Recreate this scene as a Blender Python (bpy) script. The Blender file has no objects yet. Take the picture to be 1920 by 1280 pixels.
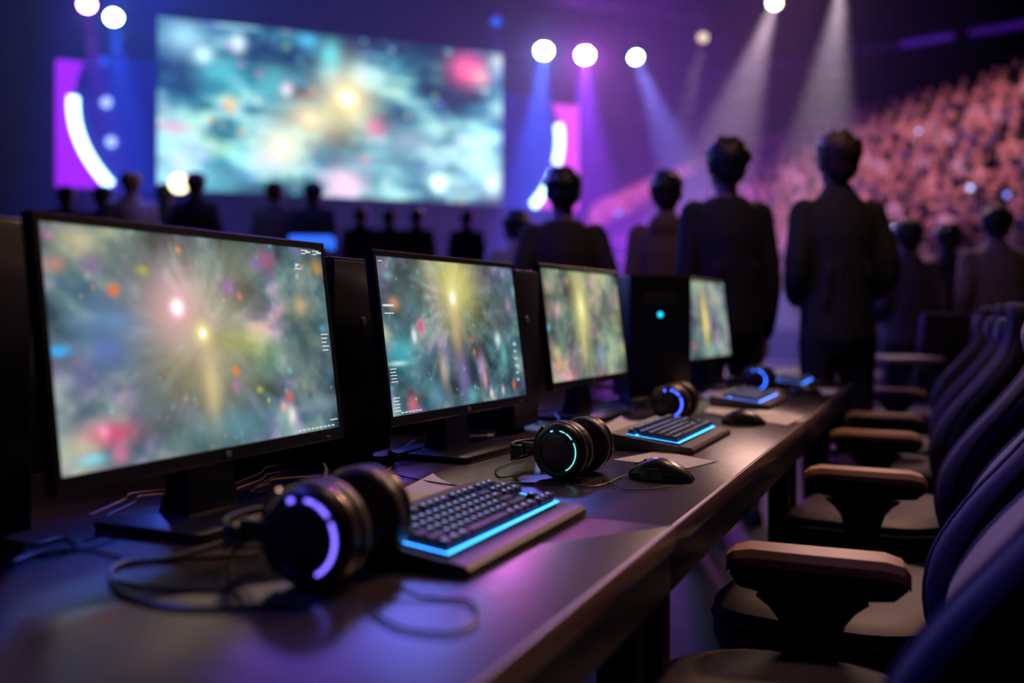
import bpy, bmesh, math, random
import numpy as np
from mathutils import Vector, Matrix, noise as mnoise
random.seed(7); RNG = np.random.RandomState(5)
PI = math.pi
COL = bpy.context.scene.collection
SC = bpy.context.scene
CAMZ = 1.06; DZ = 0.76
E = Vector((0.4147, 0.9099, 0)); N = Vector((0.9099, -0.4147, 0))
ROW = math.atan2(0.9099, 0.4147)
def st(s, t, z=0.0): return Vector((s*E.x+t*N.x, s*E.y+t*N.y, z))

# ---------------------------------------------------------------- materials
MATS = {}
def mat(name, col, rough=.5, metal=0, emit=None, es=0, spec=.5, bump=0, bscale=60, var=0, vscale=8, sheen=0, coat=0):
    if name in MATS: return MATS[name]
    m = bpy.data.materials.new(name); m.use_nodes = True
    nt = m.node_tree; b = nt.nodes['Principled BSDF']
    b.inputs['Base Color'].default_value = (*col, 1)
    b.inputs['Roughness'].default_value = rough
    b.inputs['Metallic'].default_value = metal
    b.inputs['Specular IOR Level'].default_value = spec
    if sheen: b.inputs['Sheen Weight'].default_value = sheen; b.inputs['Sheen Roughness'].default_value = .4
    if coat: b.inputs['Coat Weight'].default_value = coat; b.inputs['Coat Roughness'].default_value = .15
    if emit:
        b.inputs['Emission Color'].default_value = (*emit, 1); b.inputs['Emission Strength'].default_value = es
    if bump or var:
        tc = nt.nodes.new('ShaderNodeTexCoord')
    if var:
        n = nt.nodes.new('ShaderNodeTexNoise'); n.inputs['Scale'].default_value = vscale; n.inputs['Detail'].default_value = 5
        nt.links.new(tc.outputs['Object'], n.inputs['Vector'])
        mx = nt.nodes.new('ShaderNodeMix'); mx.data_type = 'RGBA'
        mx.inputs['A'].default_value = (*[c*(1-var) for c in col], 1); mx.inputs['B'].default_value = (*[min(1, c*(1+var)) for c in col], 1)
        nt.links.new(n.outputs['Fac'], mx.inputs['Factor']); nt.links.new(mx.outputs['Result'], b.inputs['Base Color'])
    if bump:
        n = nt.nodes.new('ShaderNodeTexNoise'); n.inputs['Scale'].default_value = bscale; n.inputs['Detail'].default_value = 4
        nt.links.new(tc.outputs['Object'], n.inputs['Vector'])
        bp = nt.nodes.new('ShaderNodeBump'); bp.inputs['Strength'].default_value = bump; bp.inputs['Distance'].default_value = .01
        nt.links.new(n.outputs['Fac'], bp.inputs['Height']); nt.links.new(bp.outputs['Normal'], b.inputs['Normal'])
    MATS[name] = m
    return m
def glow(name, col, s, sample=True):
    if name in MATS: return MATS[name]
    m = bpy.data.materials.new(name); m.use_nodes = True
    nt = m.node_tree; nt.nodes.clear()
    e = nt.nodes.new('ShaderNodeEmission'); o = nt.nodes.new('ShaderNodeOutputMaterial')
    e.inputs['Color'].default_value = (*col, 1); e.inputs['Strength'].default_value = s
    nt.links.new(e.outputs[0], o.inputs['Surface'])
    if not sample: m.cycles.emission_sampling = 'NONE'
    MATS[name] = m
    return m

black_plastic = mat('black_plastic', (.012, .012, .016), .38)
matte_black = mat('matte_black', (.008, .008, .011), .6, spec=.3)
case_metal = mat('case_metal', (.014, .014, .02), .42, .3, bump=.05, bscale=400)
bezel_m = mat('bezel', (.012, .012, .018), .3)

# ---------------------------------------------------------------- mesh helper
class MB:
    def __init__(s): s.v = []; s.f = []; s.m = []
    def add(s, vs, fs, mi=0):
        b = len(s.v); s.v += [Vector(v) for v in vs]; s.f += [tuple(b+i for i in f) for f in fs]; s.m += [mi]*len(fs); return s
    def loft(s, rings, closed=True, cap=True, mi=0, loop=False):
        n = len(rings[0]); vs = [p for r in rings for p in r]; fs = []
        R = len(rings)
        for i in range(R if loop else R-1):
            for j in range(n if closed else n-1):
                a = i*n+j; b = i*n+(j+1) % n; i2 = (i+1) % R
                fs.append((a, b, i2*n+(j+1) % n, i2*n+j))
        if cap and not loop:
            fs.append(tuple(reversed(range(n)))); fs.append(tuple((R-1)*n+j for j in range(n)))
        return s.add(vs, fs, mi)
    def box(s, x0, x1, y0, y1, z0, z1, mi=0, M=None):
        vs = [Vector((x, y, z)) for z in (z0, z1) for x, y in ((x0, y0), (x1, y0), (x1, y1), (x0, y1))]
        if M: vs = [M @ v for v in vs]
        return s.add(vs, [(3, 2, 1, 0), (4, 5, 6, 7), (0, 1, 5, 4), (1, 2, 6, 5), (2, 3, 7, 6), (3, 0, 4, 7)], mi)
    def slab(s, x0, x1, y0, y1, z0, z1, r=.005, b=.002, mi=0, M=None, seg=4, top=None):
        def ring(i, z):
            rr = max(r-i*.5, 1e-4); out = []
            for cx, cy, a0 in ((x1-r, y1-r, 0), (x0+r, y1-r, 90), (x0+r, y0+r, 180), (x1-r, y0+r, 270)):
                for k in range(seg+1):
                    a = math.radians(a0+90*k/seg); out.append(Vector((cx+(r-i)*math.cos(a), cy+(r-i)*math.sin(a), z)))
            return out
        b = min(b, r*.95, (z1-z0)*.49)
        rs = [ring(b, z0), ring(b*.3, z0+b*.3), ring(0, z0+b), ring(0, z1-b), ring(b*.3, z1-b*.3), ring(b, z1)]
        if top: rs = [[top(p) for p in q] for q in rs]
        if M: rs = [[M @ p for p in q] for q in rs]
        return s.loft(rs, mi=mi)
    def tube(s, pts, r, n=8, mi=0, cap=True, flat=1.0):
        pts = [Vector(p) for p in pts]; rings = []; up = Vector((0, 0, 1))
        rr = r if isinstance(r, (list, tuple)) else [r]*len(pts)
        for i, p in enumerate(pts):
            d = (pts[min(i+1, len(pts)-1)]-pts[max(i-1, 0)]).normalized()
            if abs(d.dot(up)) > .98: up = Vector((1, 0, 0)) if abs(d.x) < .9 else Vector((0, 1, 0))
            a = d.cross(up).normalized(); b = a.cross(d).normalized(); up = b
            rings.append([p+(a*math.cos(2*PI*k/n)+b*flat*math.sin(2*PI*k/n))*rr[i] for k in range(n)])
        return s.loft(rings, mi=mi, cap=cap)
    def lathe(s, prof, n=32, M=None, mi=0, a0=0, a1=360):
        full = abs(a1-a0) >= 360
        K = n if full else n+1
        rings = []
        for k in range(K):
            a = math.radians(a0+(a1-a0)*k/n)
            q = [Vector((r*math.cos(a), r*math.sin(a), z)) for r, z in prof]
            rings.append([M @ p for p in q] if M else q)
        return s.loft(rings, closed=False, cap=False, mi=mi, loop=full)
    def ell(s, c, rx, ry, rz, n=16, m=10, mi=0, M=None):
        c = Vector(c); rings = []
        for i in range(m+1):
            t = -PI/2+PI*i/m; ct = max(math.cos(t), .02)
            q = [c+Vector((rx*ct*math.cos(2*PI*k/n), ry*ct*math.sin(2*PI*k/n), rz*math.sin(t))) for k in range(n)]
            rings.append([M @ p for p in q] if M else q)
        return s.loft(rings, mi=mi)
    def mesh(s, name, mats, smooth=True, auto=40):
        me = bpy.data.meshes.new(name); me.from_pydata([tuple(v) for v in s.v], [], s.f)
        for m in (mats if isinstance(mats, (list, tuple)) else [mats]): me.materials.append(m)
        me.polygons.foreach_set('material_index', s.m)
        bm = bmesh.new(); bm.from_mesh(me)
        bmesh.ops.remove_doubles(bm, verts=bm.verts, dist=1e-6)
        bmesh.ops.recalc_face_normals(bm, faces=bm.faces)
        if smooth:
            for f in bm.faces: f.smooth = True
            lim = math.radians(auto)
            for e in bm.edges:
                if len(e.link_faces) == 2 and e.calc_face_angle(0) > lim: e.smooth = False
        bm.to_mesh(me); bm.free(); me.update()
        return me
def link(name, data, parent=None, **p):
    o = bpy.data.objects.new(name, data); COL.objects.link(o)
    if parent: o.parent = parent
    for k, v in p.items(): o[k] = v
    return o
def build(mb, name, mats, parent=None, smooth=True, auto=40, **p): return link(name, mb.mesh(name, mats, smooth, auto), parent, **p)
def thing(name, label, cat, loc=(0, 0, 0), rz=0, group=None):
    o = bpy.data.objects.new(name, None); COL.objects.link(o); o.empty_display_size = .05
    o.location = loc; o.rotation_euler = (0, 0, rz); o['label'] = label; o['category'] = cat
    if group: o['group'] = group
    return o
def tag(o, label, cat, group=None):
    o['label'] = label; o['category'] = cat
    if group: o['group'] = group
    return o
def struct(o): o['kind'] = 'structure'; return o
def copy_tree(o, parent=None):
    c = o.copy(); COL.objects.link(c)
    if parent: c.parent = parent
    for ch in list(o.children): copy_tree(ch, c)
    return c
def smooth_path(pts, sub=6):
    pts = [Vector(p) for p in pts]; out = []
    P = [pts[0]]+pts+[pts[-1]]
    for i in range(1, len(P)-2):
        for k in range(sub):
            t = k/sub; a, b, c, d = P[i-1], P[i], P[i+1], P[i+2]
            out.append(.5*((2*b)+(c-a)*t+(2*a-5*b+4*c-d)*t*t+(3*b-a-3*c+d)*t**3))
    out.append(pts[-1]); return out

# ---------------------------------------------------------------- camera
cam = bpy.data.cameras.new('camera'); co = bpy.data.objects.new('camera', cam); COL.objects.link(co)
cam.sensor_width = 36; cam.lens = 1750/1920*36; cam.shift_y = -50/1920
cam.clip_start = .05; cam.clip_end = 200
co.location = (0, 0, CAMZ); co.rotation_euler = (PI/2, 0, 0)
cam.dof.use_dof = True; cam.dof.focus_distance = 1.72; cam.dof.aperture_fstop = 1.45; cam.dof.aperture_blades = 0
SC.camera = co

# ---------------------------------------------------------------- room
floor_m = mat('arena_floor', (.008, .008, .016), .6, spec=.3, bump=.15, bscale=3, var=.35, vscale=1.5)
wall_m = mat('arena_wall', (.0035, .0035, .012), .8, bump=.1, bscale=2)
ceil_m = mat('arena_ceiling', (.006, .006, .012), .9)
def room_box(name, x0, x1, y0, y1, z0, z1, m): return struct(build(MB().box(x0, x1, y0, y1, z0, z1), name, m, smooth=False))
room_box('floor', -20, 26, -5, 58, -.2, 0, floor_m)
room_box('ceiling', -20, 26, -5, 58, 17, 17.3, ceil_m)
room_box('wall_left', -20.3, -20, -5, 58, 0, 17, wall_m)
room_box('wall_right', 26, 26.3, -5, 58, 0, 17, wall_m)
room_box('wall_back', -20, 26, 58, 58.3, 0, 17, wall_m)
room_box('wall_front', -20, 26, -5.3, -5, 0, 17, wall_m)

# ---------------------------------------------------------------- pictures on the screens
def vnoise(ny, nx, gy, gx, rs):
    g = rs.rand(gy+2, gx+2)
    y = np.linspace(0, gy, ny); x = np.linspace(0, gx, nx)
    iy = np.minimum(y.astype(int), gy-1); ix = np.minimum(x.astype(int), gx-1)
    fy = y-iy; fx = x-ix; fy = fy*fy*(3-2*fy); fx = fx*fx*(3-2*fx)
    a = g[iy][:, ix]; b = g[iy][:, ix+1]; c = g[iy+1][:, ix]; d = g[iy+1][:, ix+1]
    return (a*(1-fx)+b*fx)*(1-fy)[:, None]+(c*(1-fx)+d*fx)*fy[:, None]
def fbm(ny, nx, gy, gx, rs, o=4):
    r = 0; w = 1; t = 0
    for k in range(o): r = r+w*vnoise(ny, nx, gy*2**k, gx*2**k, rs); t += w; w *= .6
    return r/t
def s2l(c): c = np.asarray(c, float)/255; return np.where(c <= .04045, c/12.92, ((c+.055)/1.055)**2.4)
def picture(nx, ny, seed, centre, base, blobs, asp=1.8, hstreak=0, stretch=1.0, specks=40, warm=.45, gain=2.9):
    rs = np.random.RandomState(seed)
    v, u = np.mgrid[0:ny, 0:nx]; u = (u+.5)/nx; v = (v+.5)/ny
    dark, mid, light = [s2l(c) for c in base]
    n1 = fbm(ny, nx, 4, 6, rs, 4); n2 = fbm(ny, nx, 3, 5, rs, 3); n3 = fbm(ny, nx, 5, 8, rs, 3); n4 = fbm(ny, nx, 4, 6, rs, 3)
    dx = (u-centre[0])*asp; dy = (v-centre[1])/stretch
    ang = np.arctan2(dy, dx); rad = np.hypot(dx, dy)
    pr = fbm(64, 360, 5, 26, rs, 3)                       # rays: noise laid out over angle and radius
    pr[:, -20:] = pr[:, -20:]*np.linspace(1, 0, 20)+pr[:, :20][:, ::-1]*np.linspace(0, 1, 20)
    ra = pr[np.clip((rad*40).astype(int), 0, 63), ((ang+PI)/(2*PI)*359).astype(int)]
    if hstreak:
        hs = fbm(ny, nx, 22, 5, rs, 4); ra = ra*(1-hstreak)+hs*hstreak
    ra = .5+(ra-.5)*np.clip(rad/.35, 0, 1)*.9
    k = np.clip((n1*.62+ra*.38-.5)*gain+(.49 if gain < 3 else .40), 0, 1)[..., None]
    img = np.where(k < .5, dark+(mid-dark)*k*2, mid+(light-mid)*(k*2-1))
    tint = np.clip((n2-.5)*5, -1, 1)[..., None]
    img = img*(1+tint*np.array([-.08, .06, .03]))
    img = img*(1+np.clip((n3-.55)*5, 0, 1)[..., None]*np.array([.6, .05, .5]))
    img = img*(1+np.clip((n4-.56)*5, 0, 1)[..., None]*np.array([.7, .4, -.15])*warm)
    for _ in range(specks):
        cx, cy = rs.rand(2); r = .004+.013*rs.rand()
        c = s2l([[255, 170, 90], [240, 130, 190], [150, 220, 255], [250, 240, 200], [160, 210, 120], [150, 120, 230], [120, 230, 220]][rs.randint(7)])
        w = np.exp(-(((u-cx)*asp)**2+(v-cy)**2)/r**2)[..., None]*(.15+.5*rs.rand()); img = img*(1-w)+c*w
    for (cx, cy, rx, ry, c, s) in blobs:
        w = np.exp(-(((u-cx)*asp/rx)**2+((v-cy)/ry)**2))
        w = w*(.80+.3*(ra if rx > .12 else .6))
        w = np.clip(w, 0, 1.2)[..., None]*s
        img = img*(1-np.clip(w, 0, 1))+s2l(c)*w if s <= 1 else img+s2l(c)*w
    g = img.mean(axis=2, keepdims=True); img = g+(img-g)*1.22
    return np.clip(img, 0, 6)
def picture_plane(name, w, h, img, strength, parent=None, depth=0.0, bottom=0.0):
    """screen panel in the local XZ plane facing -Y; the picture is in its colour attribute"""
    ny, nx = img.shape[:2]
    X, Z = np.meshgrid(np.linspace(-w/2, w/2, nx+1), np.linspace(bottom+h, bottom, ny+1))
    co_ = np.zeros(((nx+1)*(ny+1), 3)); co_[:, 0] = X.ravel(); co_[:, 2] = Z.ravel(); co_[:, 1] = depth
    i = np.arange(nx*ny); r = i//nx; c = i % nx; a = r*(nx+1)+c
    fs = np.stack([a, a+nx+1, a+nx+2, a+1], 1)
    me = bpy.data.meshes.new(name)
    me.vertices.add(len(co_)); me.vertices.foreach_set('co', co_.ravel())
    me.loops.add(fs.size); me.loops.foreach_set('vertex_index', fs.ravel())
    me.polygons.add(len(fs)); me.polygons.foreach_set('loop_start', np.arange(0, fs.size, 4)); me.polygons.foreach_set('loop_total', np.full(len(fs), 4))
    me.update(); me.validate()
    at = me.color_attributes.new('picture', 'FLOAT_COLOR', 'POINT')
    pad = np.pad(img, ((0, 1), (0, 1), (0, 0)), mode='edge').reshape(-1, 3)
    at.data.foreach_set('color', np.concatenate([pad, np.ones((len(pad), 1))], 1).ravel())
    m = bpy.data.materials.new(name+'_picture'); m.use_nodes = True; nt = m.node_tree
    b = nt.nodes['Principled BSDF']; b.inputs['Base Color'].default_value = (.01, .01, .012, 1); b.inputs['Roughness'].default_value = .35
    t = nt.nodes.new('ShaderNodeAttribute'); t.attribute_name = 'picture'
    nt.links.new(t.outputs['Color'], b.inputs['Emission Color']); b.inputs['Emission Strength'].default_value = strength
    me.materials.append(m)
    return link(name, me, parent)

WH = (255, 250, 240)
B1 = [(.5, .92, .5, .12, (84, 128, 136), .5), (.16, .45, .22, .2, (88, 120, 160), .75), (.88, .5, .18, .32, (52, 76, 74), .8), (.25, .78, .2, .14, (84, 100, 110), .55), (.62, .1, .2, .12, (110, 120, 100), .5), (.25, .2, .12, .1, (92, 92, 104), .5), (.46, .47, .36, .34, (216, 204, 158), .48), (.378, .338, .17, .17, (235, 185, 190), .7), (.378, .338, .035, .035, (255, 225, 235), 1.3), (.458, .46, .05, .05, (255, 236, 170), .9),
      (.458, .46, .016, .016, WH, 1.6), (.473, .70, .06, .17, (228, 208, 160), .6), (.184, .266, .03, .025, (226, 120, 60), .85), (.567, .647, .022, .02, (235, 130, 60), .9),
      (.561, .72, .025, .035, (180, 130, 170), .6), (.278, .175, .03, .02, (180, 180, 70), .7), (.022, .516, .045, .02, (90, 180, 240), .95), (.028, .632, .05, .03, (140, 165, 175), .5),
      (.137, .864, .13, .05, (215, 90, 120), .8), (.12, .85, .03, .03, (245, 170, 200), .8), (.16, .95, .04, .04, (220, 120, 160), .6), (.05, .9, .08, .05, (200, 200, 150), .4),
      (.10, .062, .11, .07, (215, 205, 170), .6), (.13, .17, .05, .04, (150, 100, 160), .5), (.569, .235, .05, .04, (165, 110, 170), .7), (.61, .28, .02, .02, (210, 140, 110), .7),
      (.735, .087, .07, .05, (175, 95, 140), .6), (.69, .11, .04, .03, (140, 100, 180), .5), (.971, .109, .04, .04, (205, 150, 60), .6), (.872, .322, .05, .05, (215, 190, 140), .6),
      (.782, .901, .03, .045, (240, 235, 230), .85), (.75, .85, .03, .03, (230, 190, 170), .7), (.779, .803, .03, .03, (215, 110, 110), .7), (.93, .86, .11, .05, (150, 160, 170), .5),
      (.654, .75, .02, .015, (190, 200, 80), .6), (.70, .6, .12, .10, (90, 150, 100), .35), (.62, .50, .17, .07, (190, 200, 110), .4), (.085, .955, .06, .02, (140, 220, 235), .8),
      (.15, .52, .08, .05, (110, 120, 190), .5), (.18, .4, .1, .04, (120, 150, 190), .5), (.03, .17, .05, .03, (215, 150, 130), .5), (.97, .45, .03, .02, (110, 170, 210), .6), (.55, .9, .15, .08, (100, 150, 170), .4)]
B2 = [(.12, .25, .16, .2, (90, 104, 104), .6), (.86, .3, .14, .26, (84, 92, 90), .6), (.3, .62, .14, .12, (70, 100, 104), .5), (.50, .14, .30, .28, (224, 216, 140), .8), (.48, .256, .06, .08, (255, 240, 190), .9), (.48, .256, .022, .028, WH, 1.8), (.48, .45, .07, .2, (215, 190, 150), .6),
      (.234, .452, .04, .05, (215, 85, 140), .85), (.186, .509, .03, .05, (240, 240, 250), .9), (.096, .617, .16, .1, (90, 190, 200), .6), (.07, .68, .1, .015, (210, 245, 245), .7),
      (.804, .56, .04, .05, (215, 240, 240), .9), (.84, .67, .05, .1, (120, 190, 190), .6), (.902, .915, .02, .03, (235, 120, 70), .8), (.646, .763, .05, .1, (190, 160, 200), .7),
      (.66, .85, .025, .06, (230, 160, 160), .7), (.497, .8, .07, .16, (140, 130, 180), .6), (.36, .74, .05, .12, (210, 190, 180), .6), (.29, .9, .1, .1, (120, 170, 190), .5),
      (.13, .95, .05, .06, (215, 110, 120), .7), (.59, .55, .015, .02, (230, 110, 70), .7), (.6, .64, .015, .02, (220, 150, 50), .7), (.06, .12, .06, .03, (160, 190, 190), .5),
      (.08, .3, .06, .04, (220, 170, 130), .6), (.93, .3, .04, .06, (190, 160, 180), .5), (.95, .6, .02, .02, (130, 200, 250), .8), (.96, .78, .02, .02, (190, 220, 235), .7),
      (.7, .95, .02, .03, (240, 240, 250), .8), (.8, .94, .02, .03, (240, 220, 240), .7), (.55, .95, .06, .06, (120, 190, 190), .6), (.33, .08, .1, .08, (190, 190, 160), .4)]
B3 = [(.447, .349, .17, .34, (220, 212, 150), .85), (.447, .349, .06, .11, (255, 244, 190), 1.0), (.43, .66, .05, .22, (215, 205, 160), .6), (.10, .84, .05, .05, (225, 150, 130), .85),
      (.65, .8, .12, .1, (150, 170, 195), .6), (.017, .526, .04, .03, (110, 190, 210), .8), (.3, .1, .04, .04, (215, 160, 100), .6), (.9, .25, .12, .1, (190, 180, 170), .4), (.08, .15, .1, .08, (200, 190, 160), .5), (.45, .05, .2, .08, (190, 190, 140), .5)]
B4 = [(.45, .50, .13, .40, (216, 192, 120), .9), (.44, .55, .05, .25, (255, 236, 160), .8), (.027, .607, .07, .04, (90, 170, 200), .8), (.9, .2, .15, .1, (170, 160, 170), .5),
      (.5, .9, .5, .07, (130, 170, 170), .6), (.15, .85, .08, .06, (205, 140, 140), .6), (.3, .06, .3, .05, (150, 180, 160), .5)]
B5 = [(.52, .387, .16, .19, (228, 210, 150), .85), (.52, .387, .04, .04, (255, 245, 210), 1.1), (.412, .535, .16, .12, (220, 205, 160), .75), (.412, .535, .04, .035, (255, 225, 190), .8),
      (.332, .714, .14, .12, (215, 205, 175), .8), (.332, .714, .035, .04, (255, 240, 225), 1.0), (.069, .1, .12, .10, (170, 220, 235), .7), (.12, .2, .05, .05, (215, 245, 250), .9),
      (.17, .28, .12, .08, (110, 190, 200), .6), (.211, .11, .04, .05, (225, 240, 255), .9), (.189, .484, .033, .035, (235, 165, 90), .8), (.344, .365, .03, .035, (245, 225, 230), .9),
      (.89, .13, .11, .09, (245, 120, 160), .9), (.93, .17, .06, .04, (255, 190, 190), .6), (.6, .56, .06, .06, (225, 110, 140), .65), (.961, .559, .05, .04, (140, 225, 255), 1.1),
      (.795, .888, .045, .05, (225, 255, 255), 1.4), (.927, .74, .12, .14, (190, 240, 250), .9), (.97, .86, .06, .08, (230, 250, 255), .9), (.513, .913, .11, .08, (250, 200, 215), .9),
      (.041, .639, .08, .035, (225, 170, 190), .7), (.404, .05, .06, .05, (110, 190, 225), .7), (.47, .13, .06, .09, (130, 220, 220), .7), (.99, .06, .06, .05, (215, 230, 225), .7),
      (.7, .62, .16, .08, (175, 195, 205), .5), (.1, .93, .3, .1, (130, 195, 210), .6), (.6, .8, .25, .12, (150, 190, 200), .5), (.06, .85, .08, .08, (200, 215, 235), .7), (.57, .76, .03, .03, (220, 140, 150), .5), (.3, .35, .1, .12, (120, 200, 200), .4)]

# ---------------------------------------------------------------- monitors
BASE_A = ((36, 50, 60), (84, 108, 118), (158, 174, 168))
MON = [(-.5356, 1.1126, 25.04, 7.5, B1, BASE_A, (.458, .46), 1, 420, 232, 1.0, 'widest-looking black monitor, front of the row, screen with a pink and a gold star burst'),
       (-.2255, 1.7743, 27.8, 7.6, B2, BASE_A, (.48, .256), 2, 340, 190, 1.0, 'black monitor second in the row, white star high above teal and magenta clouds'),
       (.1116, 2.4937, 27.4, 7.2, B3, ((58, 66, 64), (104, 116, 108), (165, 168, 145)), (.447, .349), 3, 220, 124, 2.0, 'black monitor third in the row, grey-green picture with one tall pale beam'),
       (.6833, 3.5788, 29.0, 6.4, B4, ((60, 72, 78), (104, 124, 124), (158, 168, 152)), (.45, .45), 4, 160, 90, 2.2, 'farthest black monitor on the desk, narrow gold column down its screen')]
SW, SH, BZ, BBZ = .56, .31, .011, .02
def make_monitor(i, blx, bly, ang, tilt, blobs, base, cen, seed, nx, ny, stretch, label):
    rz = PI/2-math.radians(ang)
    e = Vector((math.cos(rz), math.sin(rz), 0))
    cx = Vector((blx, bly, 0))+e*SW/2
    t = thing('computer_monitor', label, 'monitor', (cx.x, cx.y, DZ), rz)
    hb = CAMZ-.1935-DZ if i < 2 else CAMZ-(.1813 if i == 2 else .1718)-DZ   # height of the picture's lower edge above the desk
    M = Matrix.Translation((0, 0, hb)) @ Matrix.Rotation(-math.radians(tilt), 4, 'X')
    X0, X1, Z0, Z1 = -SW/2-BZ, SW/2+BZ, -BBZ, SH+.013
    mb = MB()
    def fr(xa, xb, za, zb, y, r=.004): return [M @ Vector(p) for p in ((xa, y, za), (xb, y, za), (xb, y, zb), (xa, y, zb))]
    # shell: front lip, side, back
    f0 = [(-SW/2, .002, 0), (SW/2, .002, 0), (SW/2, .002, SH), (-SW/2, .002, SH)]
    rings = [[M @ Vector(p) for p in f0],
             [M @ Vector(p) for p in [(-SW/2-.0008, -.0005, -.0008), (SW/2+.0008, -.0005, -.0008), (SW/2+.0008, -.0005, SH+.0008), (-SW/2-.0008, -.0005, SH+.0008)]],
             fr(X0+.002, X1-.002, Z0+.002, Z1-.002, -.0005), fr(X0, X1, Z0, Z1, .0015), fr(X0, X1, Z0, Z1, .018), fr(X0+.003, X1-.003, Z0+.003, Z1-.003, .021),
             fr(X0+.06, X1-.06, Z0+.04, Z1-.04, .045)]
    mb.loft(rings, cap=False); b = rings[-1]; mb.add(b, [(0, 1, 2, 3)])
    build(mb, 'bezel', bezel_m, t, auto=25)
    sc = picture_plane('screen', SW, SH, picture(nx, ny, seed, cen, base, blobs, stretch=stretch), 1.06, t, depth=.0015)
    sc.matrix_basis = M
    # little white marks of the desktop on the glass
    marks = MB()
    def dash(u, v, w, h=.0016):
        x = -SW/2+u*SW; z = SH*(1-v); marks.box(x, x+w, -.0006, .0002, z-h/2, z+h/2, M=M)
    rr = random.Random(seed)
    if i == 0:
        for (u, v) in ((.90, .013), (.955, .012)):
            dash(u, v, .016); dash(u, v+.018, .010)
            for k in range(3): dash(u+.02+k*.008, v+.008, .003, .003)
        dash(.865, .10, .003, .006); dash(.86, .118, .018); dash(.873, .096, .004, .003)
        for k in range(5): dash(.955, .48+k*.022, .018-.003*(k % 3), .0018)
        for k in range(9): dash(.80+k*.02, .985, .006, .002)
        dash(.955, .955, .02)
    if i == 1:
        for g in range(2):
            for k in range(5): dash(.012, (.71 if g == 0 else .89)+k*.02, .02-.003*(k % 2), .0018)
        for k in range(6): dash(.05+k*.022, .985, .008, .002)
        dash(.01, .31, .035, .004); dash(.015, .36, .03, .002); dash(.01, .03, .012)
        for k in range(6): dash(.93, .60+k*.055, .01, .004)
    if marks.v: build(marks, 'screen_icon', glow('icon_white', (.75, .85, .9), .9, False), t, smooth=False, kind='stuff')
    lg = MB().slab(-.006, .006, -.0022, .0, -.014, -.006, .001, .0005, M=M @ Matrix.Identity(4)); build(lg, 'badge', mat('badge', (.35, .35, .45), .3, .7), t)
    # stand
    nk = MB(); rings = []
    for (y, z, w, d) in ((.052, .012, .052, .03), (.05, .05, .047, .022), (.052, .12, .042, .016), (.062, .20, .040, .014), (.066, .24, .040, .014)):
        rings.append([Vector((sx*w, y+sy*d, z)) for sx, sy in ((-1, -1), (1, -1), (1, 1), (-1, 1))])
    nk.loft(rings); build(nk, 'stand_neck', bezel_m, t, smooth=False)
    nh = MB().slab(-.05, .05, .035, .075, .20, .29, .006, .003); build(nh, 'mount_plate', bezel_m, t)
    bs = MB().slab(-.135, .135, -.075, .125, .0, .014, .016, .004, top=lambda p: p+Vector((0, 0, .004 if p.z > .007 and abs(p.x) < .1 else 0))); build(bs, 'stand_base', bezel_m, t)
    bt = MB()
    build(MB().slab(.235, .247, -.004, .0, -.015, -.012, .001, .0004, M=M), 'power_button', mat('badge', (0, 0, 0)), t)
    return t
for i, a in enumerate(MON): make_monitor(i, *a)

# ---------------------------------------------------------------- desk sections
desk_m = mat('desk_laminate', (.036, .026, .034), .25, spec=.6, bump=.03, bscale=25, var=.18, vscale=9)
edge_m = mat('desk_edge', (.26, .16, .11), .32, spec=.6)
apron_m = mat('desk_apron', (.013, .010, .013), .45)
def desk_at(s_a, s_b, label, legs):
    t = thing('gaming_desk', label, 'desk', st(s_a, -.339, 0), ROW, 'desk sections joined in one long row')
    L = s_b-s_a-.002
    build(MB().slab(0, L, .004, 1.40, DZ-.03, DZ, .003, .0012), 'desktop', desk_m, t)
    build(MB().slab(0, L, -.001, .004, DZ-.032, DZ+.0006, .0012, .0008), 'edge_strip', edge_m, t)
    build(MB().slab(0, L, .006, .022, DZ-.095, DZ-.031, .003, .002), 'apron', apron_m, t)
    build(MB().slab(.003, L-.003, 1.21, 1.235, DZ+.0005, DZ+.29, .004, .003), 'added_dark_panel', matte_black, t)  # added low black panel, keeps light off the desk behind the monitors
    for x in legs:
        for y in (.03, 1.32):
            build(MB().slab(x-.028, x+.028, y, y+.055, 0, DZ-.031, .006, .003), 'leg', matte_black, t)
    build(MB().slab(legs[0]-.02, legs[-1]+.02, .65, .70, DZ-.09, DZ-.031, .005, .003), 'crossbar', matte_black, t)
    return t
SJ = [-.62, 1.306, 2.72, 3.55, 4.37]
desk_at(SJ[0], SJ[1], 'dark desk section nearest the viewer, under the first monitor and keyboard', (.05, 1.85))
desk_at(SJ[1], SJ[2], 'dark desk section under the second keyboard and its headset', (.06, 1.34))
desk_at(SJ[2], SJ[3], 'dark desk section under the third keyboard, beyond the second mouse', (.05, .77))
desk_at(SJ[3], SJ[4], 'dark desk section at the far end of the row', (.06, .76))

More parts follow.
